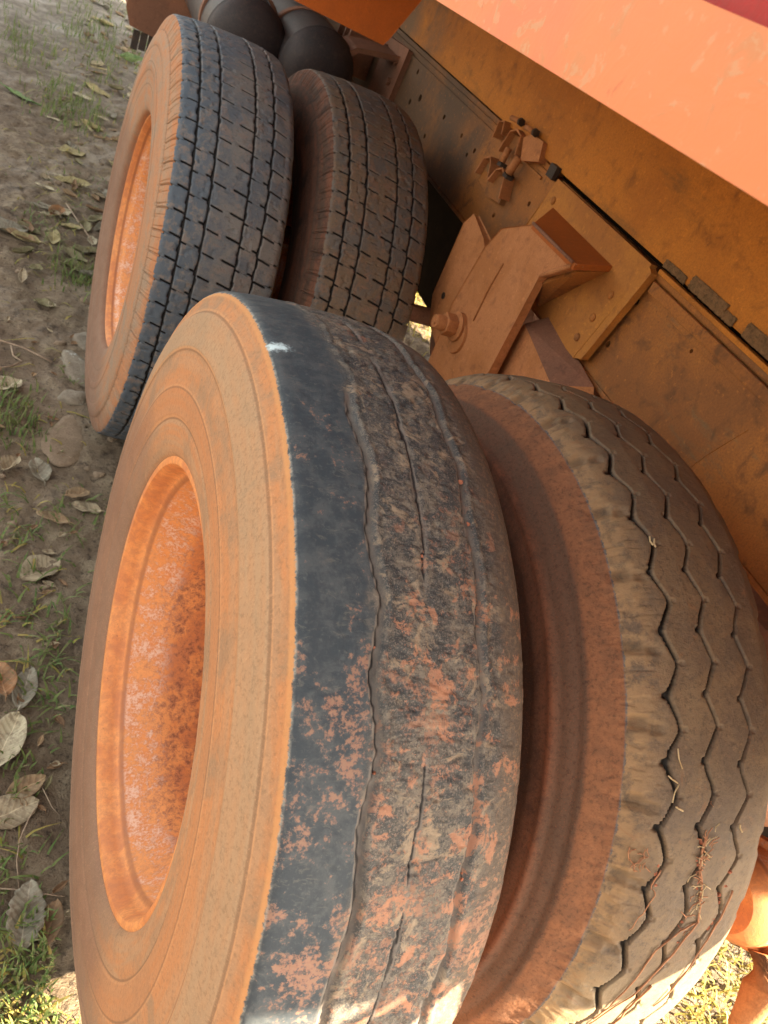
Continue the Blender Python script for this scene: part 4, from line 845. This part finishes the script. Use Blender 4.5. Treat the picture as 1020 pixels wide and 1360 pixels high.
M['pale'] = metal_mat('pale_crust', (0.20, 0.16, 0.12), (0.24, 0.20, 0.15), (0.11, 0.08, 0.06), 0.7, 0.7, 180, 0.9, 18, grey=(0.62, 0.66, 0.66))
stone(-0.020, 1.22, .055, .12, .009, 'flat smooth brown stone half sunk below the pale crust', M['stone'])
stone(0.015, 1.58, .050, .10, .014, 'lumpy pale grey crust beside the lower end of the far tyre', M['pale'])
stone(0.035, 1.75, .045, .05, .016, 'small pale lump above the large pale crust', M['pale'])
stone(0.00, 1.42, .045, .035, .016, 'pale lump below the large pale crust, above the flat brown stone', M['pale'])
for k in range(70):
    y = r_.uniform(-0.3, 6.0); x = -0.25 + 0.07 * max(y, 0) + r_.uniform(-0.1, 0.35) * min(1, 0.45 + y * 0.3)
    if x > -0.02 and abs(y) < 0.3: continue
    s = r_.uniform(.006, .016) * (1 + y * 0.15); stone(x, y, s, s * r_.uniform(.6, 1), s * .55, 'small mud clod on the brown ground', M['stone'], 'small mud clods', name='mud_clod')
# twigs
M['twig'] = metal_mat('dry_twig', (0.36, 0.27, 0.19), (0.28, 0.2, 0.14), (0.16, 0.1, 0.07), 0.4, 0.8, 200, 0.3, 30)
def twig(pts, r, label, group=None, name='twig'):
    P = [Vector((x, y, gz(x, y) + h)) for x, y, h in pts]; bm = tube_bm(P, r, 6); o = from_bm(name, bm, M['twig'], None, True); return tag(o, label, 'twig', group)
twig([(-0.24, 1.65, .010), (-0.211, 1.638, .012), (-0.145, 1.632, .010), (-0.10, 1.60, .012), (-0.064, 1.588, .006)], .0028, 'long straight twig above the forked one at the left edge')
twig([(-0.180, 1.626, .012), (-0.171, 1.574, .014), (-0.146, 1.556, .012), (-0.175, 1.52, .010), (-0.22, 1.493, .008)], .0026, 'short bent twig forming a corner beside the left edge')
twig([(-0.060, .134, .010), (-0.078, .10, .014), (-0.090, .065, .012), (-0.093, .03, .010), (-0.087, -.015, .006)], .0012, 'thin curved stem hanging down from the tan leaves')
twig([(-0.12, -.015, .008), (-0.097, -.020, .012), (-0.061, -.028, .012), (-0.019, -.036, .008)], .0014, 'thin stem lying across the top of the jagged grey leaf')
twig([(-0.03, 2.80, .01), (0.01, 2.68, .02), (0.05, 2.55, .015), (0.07, 2.5, .01)], .003, 'thin diagonal stem above the olive leaf heap')
twig([(-0.060, .165, .010), (-0.040, .12, .013), (-0.018, .10, .010)], .0010, 'short thin stem between tan leaves and bald tyre')

# ------------------------------------------------------------------ straw, roots and soil caught on the tyres
def oncyl(x, th, r, off=0.0): return Vector((x, (r + off) * math.cos(R(th)), 0.52 + (r + off) * math.sin(R(th))))
def zr(x):      # radius of the inner tyre at world x
    xs_ = [p[0] + 0.335 for p in P_zig[9:19]]; rs_ = [p[1] for p in P_zig[9:19]]; return float(np.interp(x, xs_, rs_))
M['root'] = metal_mat('dry_root', (0.45, 0.22, 0.12), (0.36, 0.17, 0.09), (0.24, 0.1, 0.06), 0.4, 0.85, 200, 0.3, 60)
M['pstraw'] = metal_mat('pale_straw', (0.55, 0.42, 0.26), (0.48, 0.36, 0.2), (0.36, 0.24, 0.13), 0.4, 0.8, 200, 0.2, 60)
def root(pts, rad, label, name='dry_root', mat='root', cat='root', fine=0.0012, group=None):
    P = []; q = random.Random(len(pts) * 7)
    for (x0, t0), (x1, t1) in zip(pts, pts[1:]):
        for k in range(4):
            s = k / 4; x = x0 + (x1 - x0) * s + q.uniform(-1, 1) * fine; t_ = t0 + (t1 - t0) * s + q.uniform(-.15, .15); P.append(oncyl(x, t_, zr(x), 0.0012 + q.uniform(0, .0012)))
    P.append(oncyl(pts[-1][0], pts[-1][1], zr(pts[-1][0]), 0.001))
    n = len(P); bm = tube_bm(P, [rad * (1 - 0.45 * i / n) for i in range(n)], 6)
    return tag(from_bm(name, bm, M[mat], None, True), label, cat, group)
root([(0.487, 144.6), (0.488, 148.2), (0.500, 151.3), (0.512, 155.9), (0.490, 157.0), (0.466, 159.8), (0.460, 164.4), (0.451, 169.2), (0.443, 172.7)], .0013, 'long reddish root looping out of the middle groove of the zigzag tyre')
root([(0.512, 155.9), (0.501, 158.9), (0.486, 163.0), (0.470, 167.4), (0.449, 171.9), (0.435, 176)], .0012, 'straight root running down beside the looping root')
root([(0.437, 148.5), (0.430, 150.5), (0.440, 152.0), (0.428, 155.0), (0.424, 157.0)], .0008, 'short pale root across the left groove of the zigzag tyre')
root([(0.552, 152), (0.548, 156), (0.540, 160.5), (0.531, 166.0), (0.520, 171.0)], .0012, 'root following the right groove into the sunlight')
root([(0.490, 166), (0.480, 170), (0.477, 175)], .0016, 'short reddish root in the sunlit bottom of the zigzag tyre')
q_ = random.Random(4)
def sprig(x, t_, ln, ang, label, group, mat='pstraw', r=.0007):
    P = []
    for s in (-.5, 0, .5): P.append(oncyl(x + ln * s * math.cos(ang), t_ + ln * s * math.sin(ang) / 0.0088, zr(x), 0.0022 + (0.002 if s else 0)))
    return tag(from_bm('straw_bit', tube_bm(P, r, 5), M[mat], None, True), label, 'straw', group)
for (x, t_, ln, an, lb) in ((0.439, 135.2, .022, 1.2, 'topmost straw of those in the left groove'), (0.432, 137.6, .016, .5, 'short straw crossing the left groove'), (0.437, 139.2, .020, 1.9, 'pale straw standing out of the left groove'), (0.4365, 108.4, .011, 1.5, 'left one of two white chips on the upper tread'), (0.4405, 108.7, .011, 1.8, 'right one of two white chips on the upper tread'),
                        (0.444, 141.0, .012, .4, 'pale bit lodged low in the left groove'), (0.537, 143.6, .010, 1.0, 'pale bit lodged in the right groove')):
    sprig(x, t_, ln, an, lb + ' of the zigzag tyre' if 'groove' in lb else lb, None, r=.0011 if 'chip' in lb or 'bit' in lb else .0008)
for k in range(34): sprig(0.488 + q_.gauss(0, .006), 146.5 + q_.gauss(0, 2.4), q_.uniform(.007, .016), q_.uniform(0, 3.1), 'short reddish straw in the tangle in the middle groove', 'straw tangle in the middle groove', q_.choice(['root', 'root', 'pstraw']), .0006)
for k in range(14): sprig(0.410 + q_.gauss(0, .005), 147.6 + q_.gauss(0, .8), q_.uniform(.006, .016), q_.uniform(0, 3.1), 'reddish straw in the small tuft left of the left groove', 'straw tuft on the scooped shoulder', 'root', .0006)
for k in range(16): sprig(0.500 + q_.gauss(0, .006), 153.5 + q_.gauss(0, 1.6), q_.uniform(.006, .016), q_.uniform(0, 3.1), 'reddish straw around the root crossing', 'straw around the root crossing', q_.choice(['root', 'pstraw']), .0006)
M['soil'] = metal_mat('red_soil', (0.42, 0.15, 0.085), (0.36, 0.13, 0.075), (0.22, 0.08, 0.05), 0.5, 0.95, 300, 0.8, 40)
def crumb(P, s, label, group):
    bm = bmesh.new(); bmesh.ops.create_icosphere(bm, subdivisions=1, radius=s)
    for v in bm.verts: v.co *= q_.uniform(.6, 1.3)
    o = from_bm('soil_crumb', bm, M['soil'], None, False); o.location = P; return tag(o, label, 'soil', group)
for k in range(60):
    g_ = q_.choice([(0.488, 144, 152), (0.497, 150, 160), (0.54, 149, 158), (0.437, 146, 152)]); t_ = q_.uniform(g_[1], g_[2]); x = g_[0] + q_.gauss(0, .003)
    crumb(oncyl(x, t_, zr(x), -0.002), q_.uniform(.0012, .0034), 'crumb of red soil packed in a groove of the zigzag tyre', 'red soil crumbs in the zigzag grooves')
for k in range(9):
    x = q_.choice([0.070, 0.121, 0.121, 0.177, 0.177]) + q_.gauss(0, .003); t_ = q_.uniform(104, 155)
    crumb(oncyl(x, t_, 0.5215, -0.002), q_.uniform(.001, .0032), 'crumb of red soil in a worn groove of the bald tyre', 'red soil crumbs on the bald tyre')
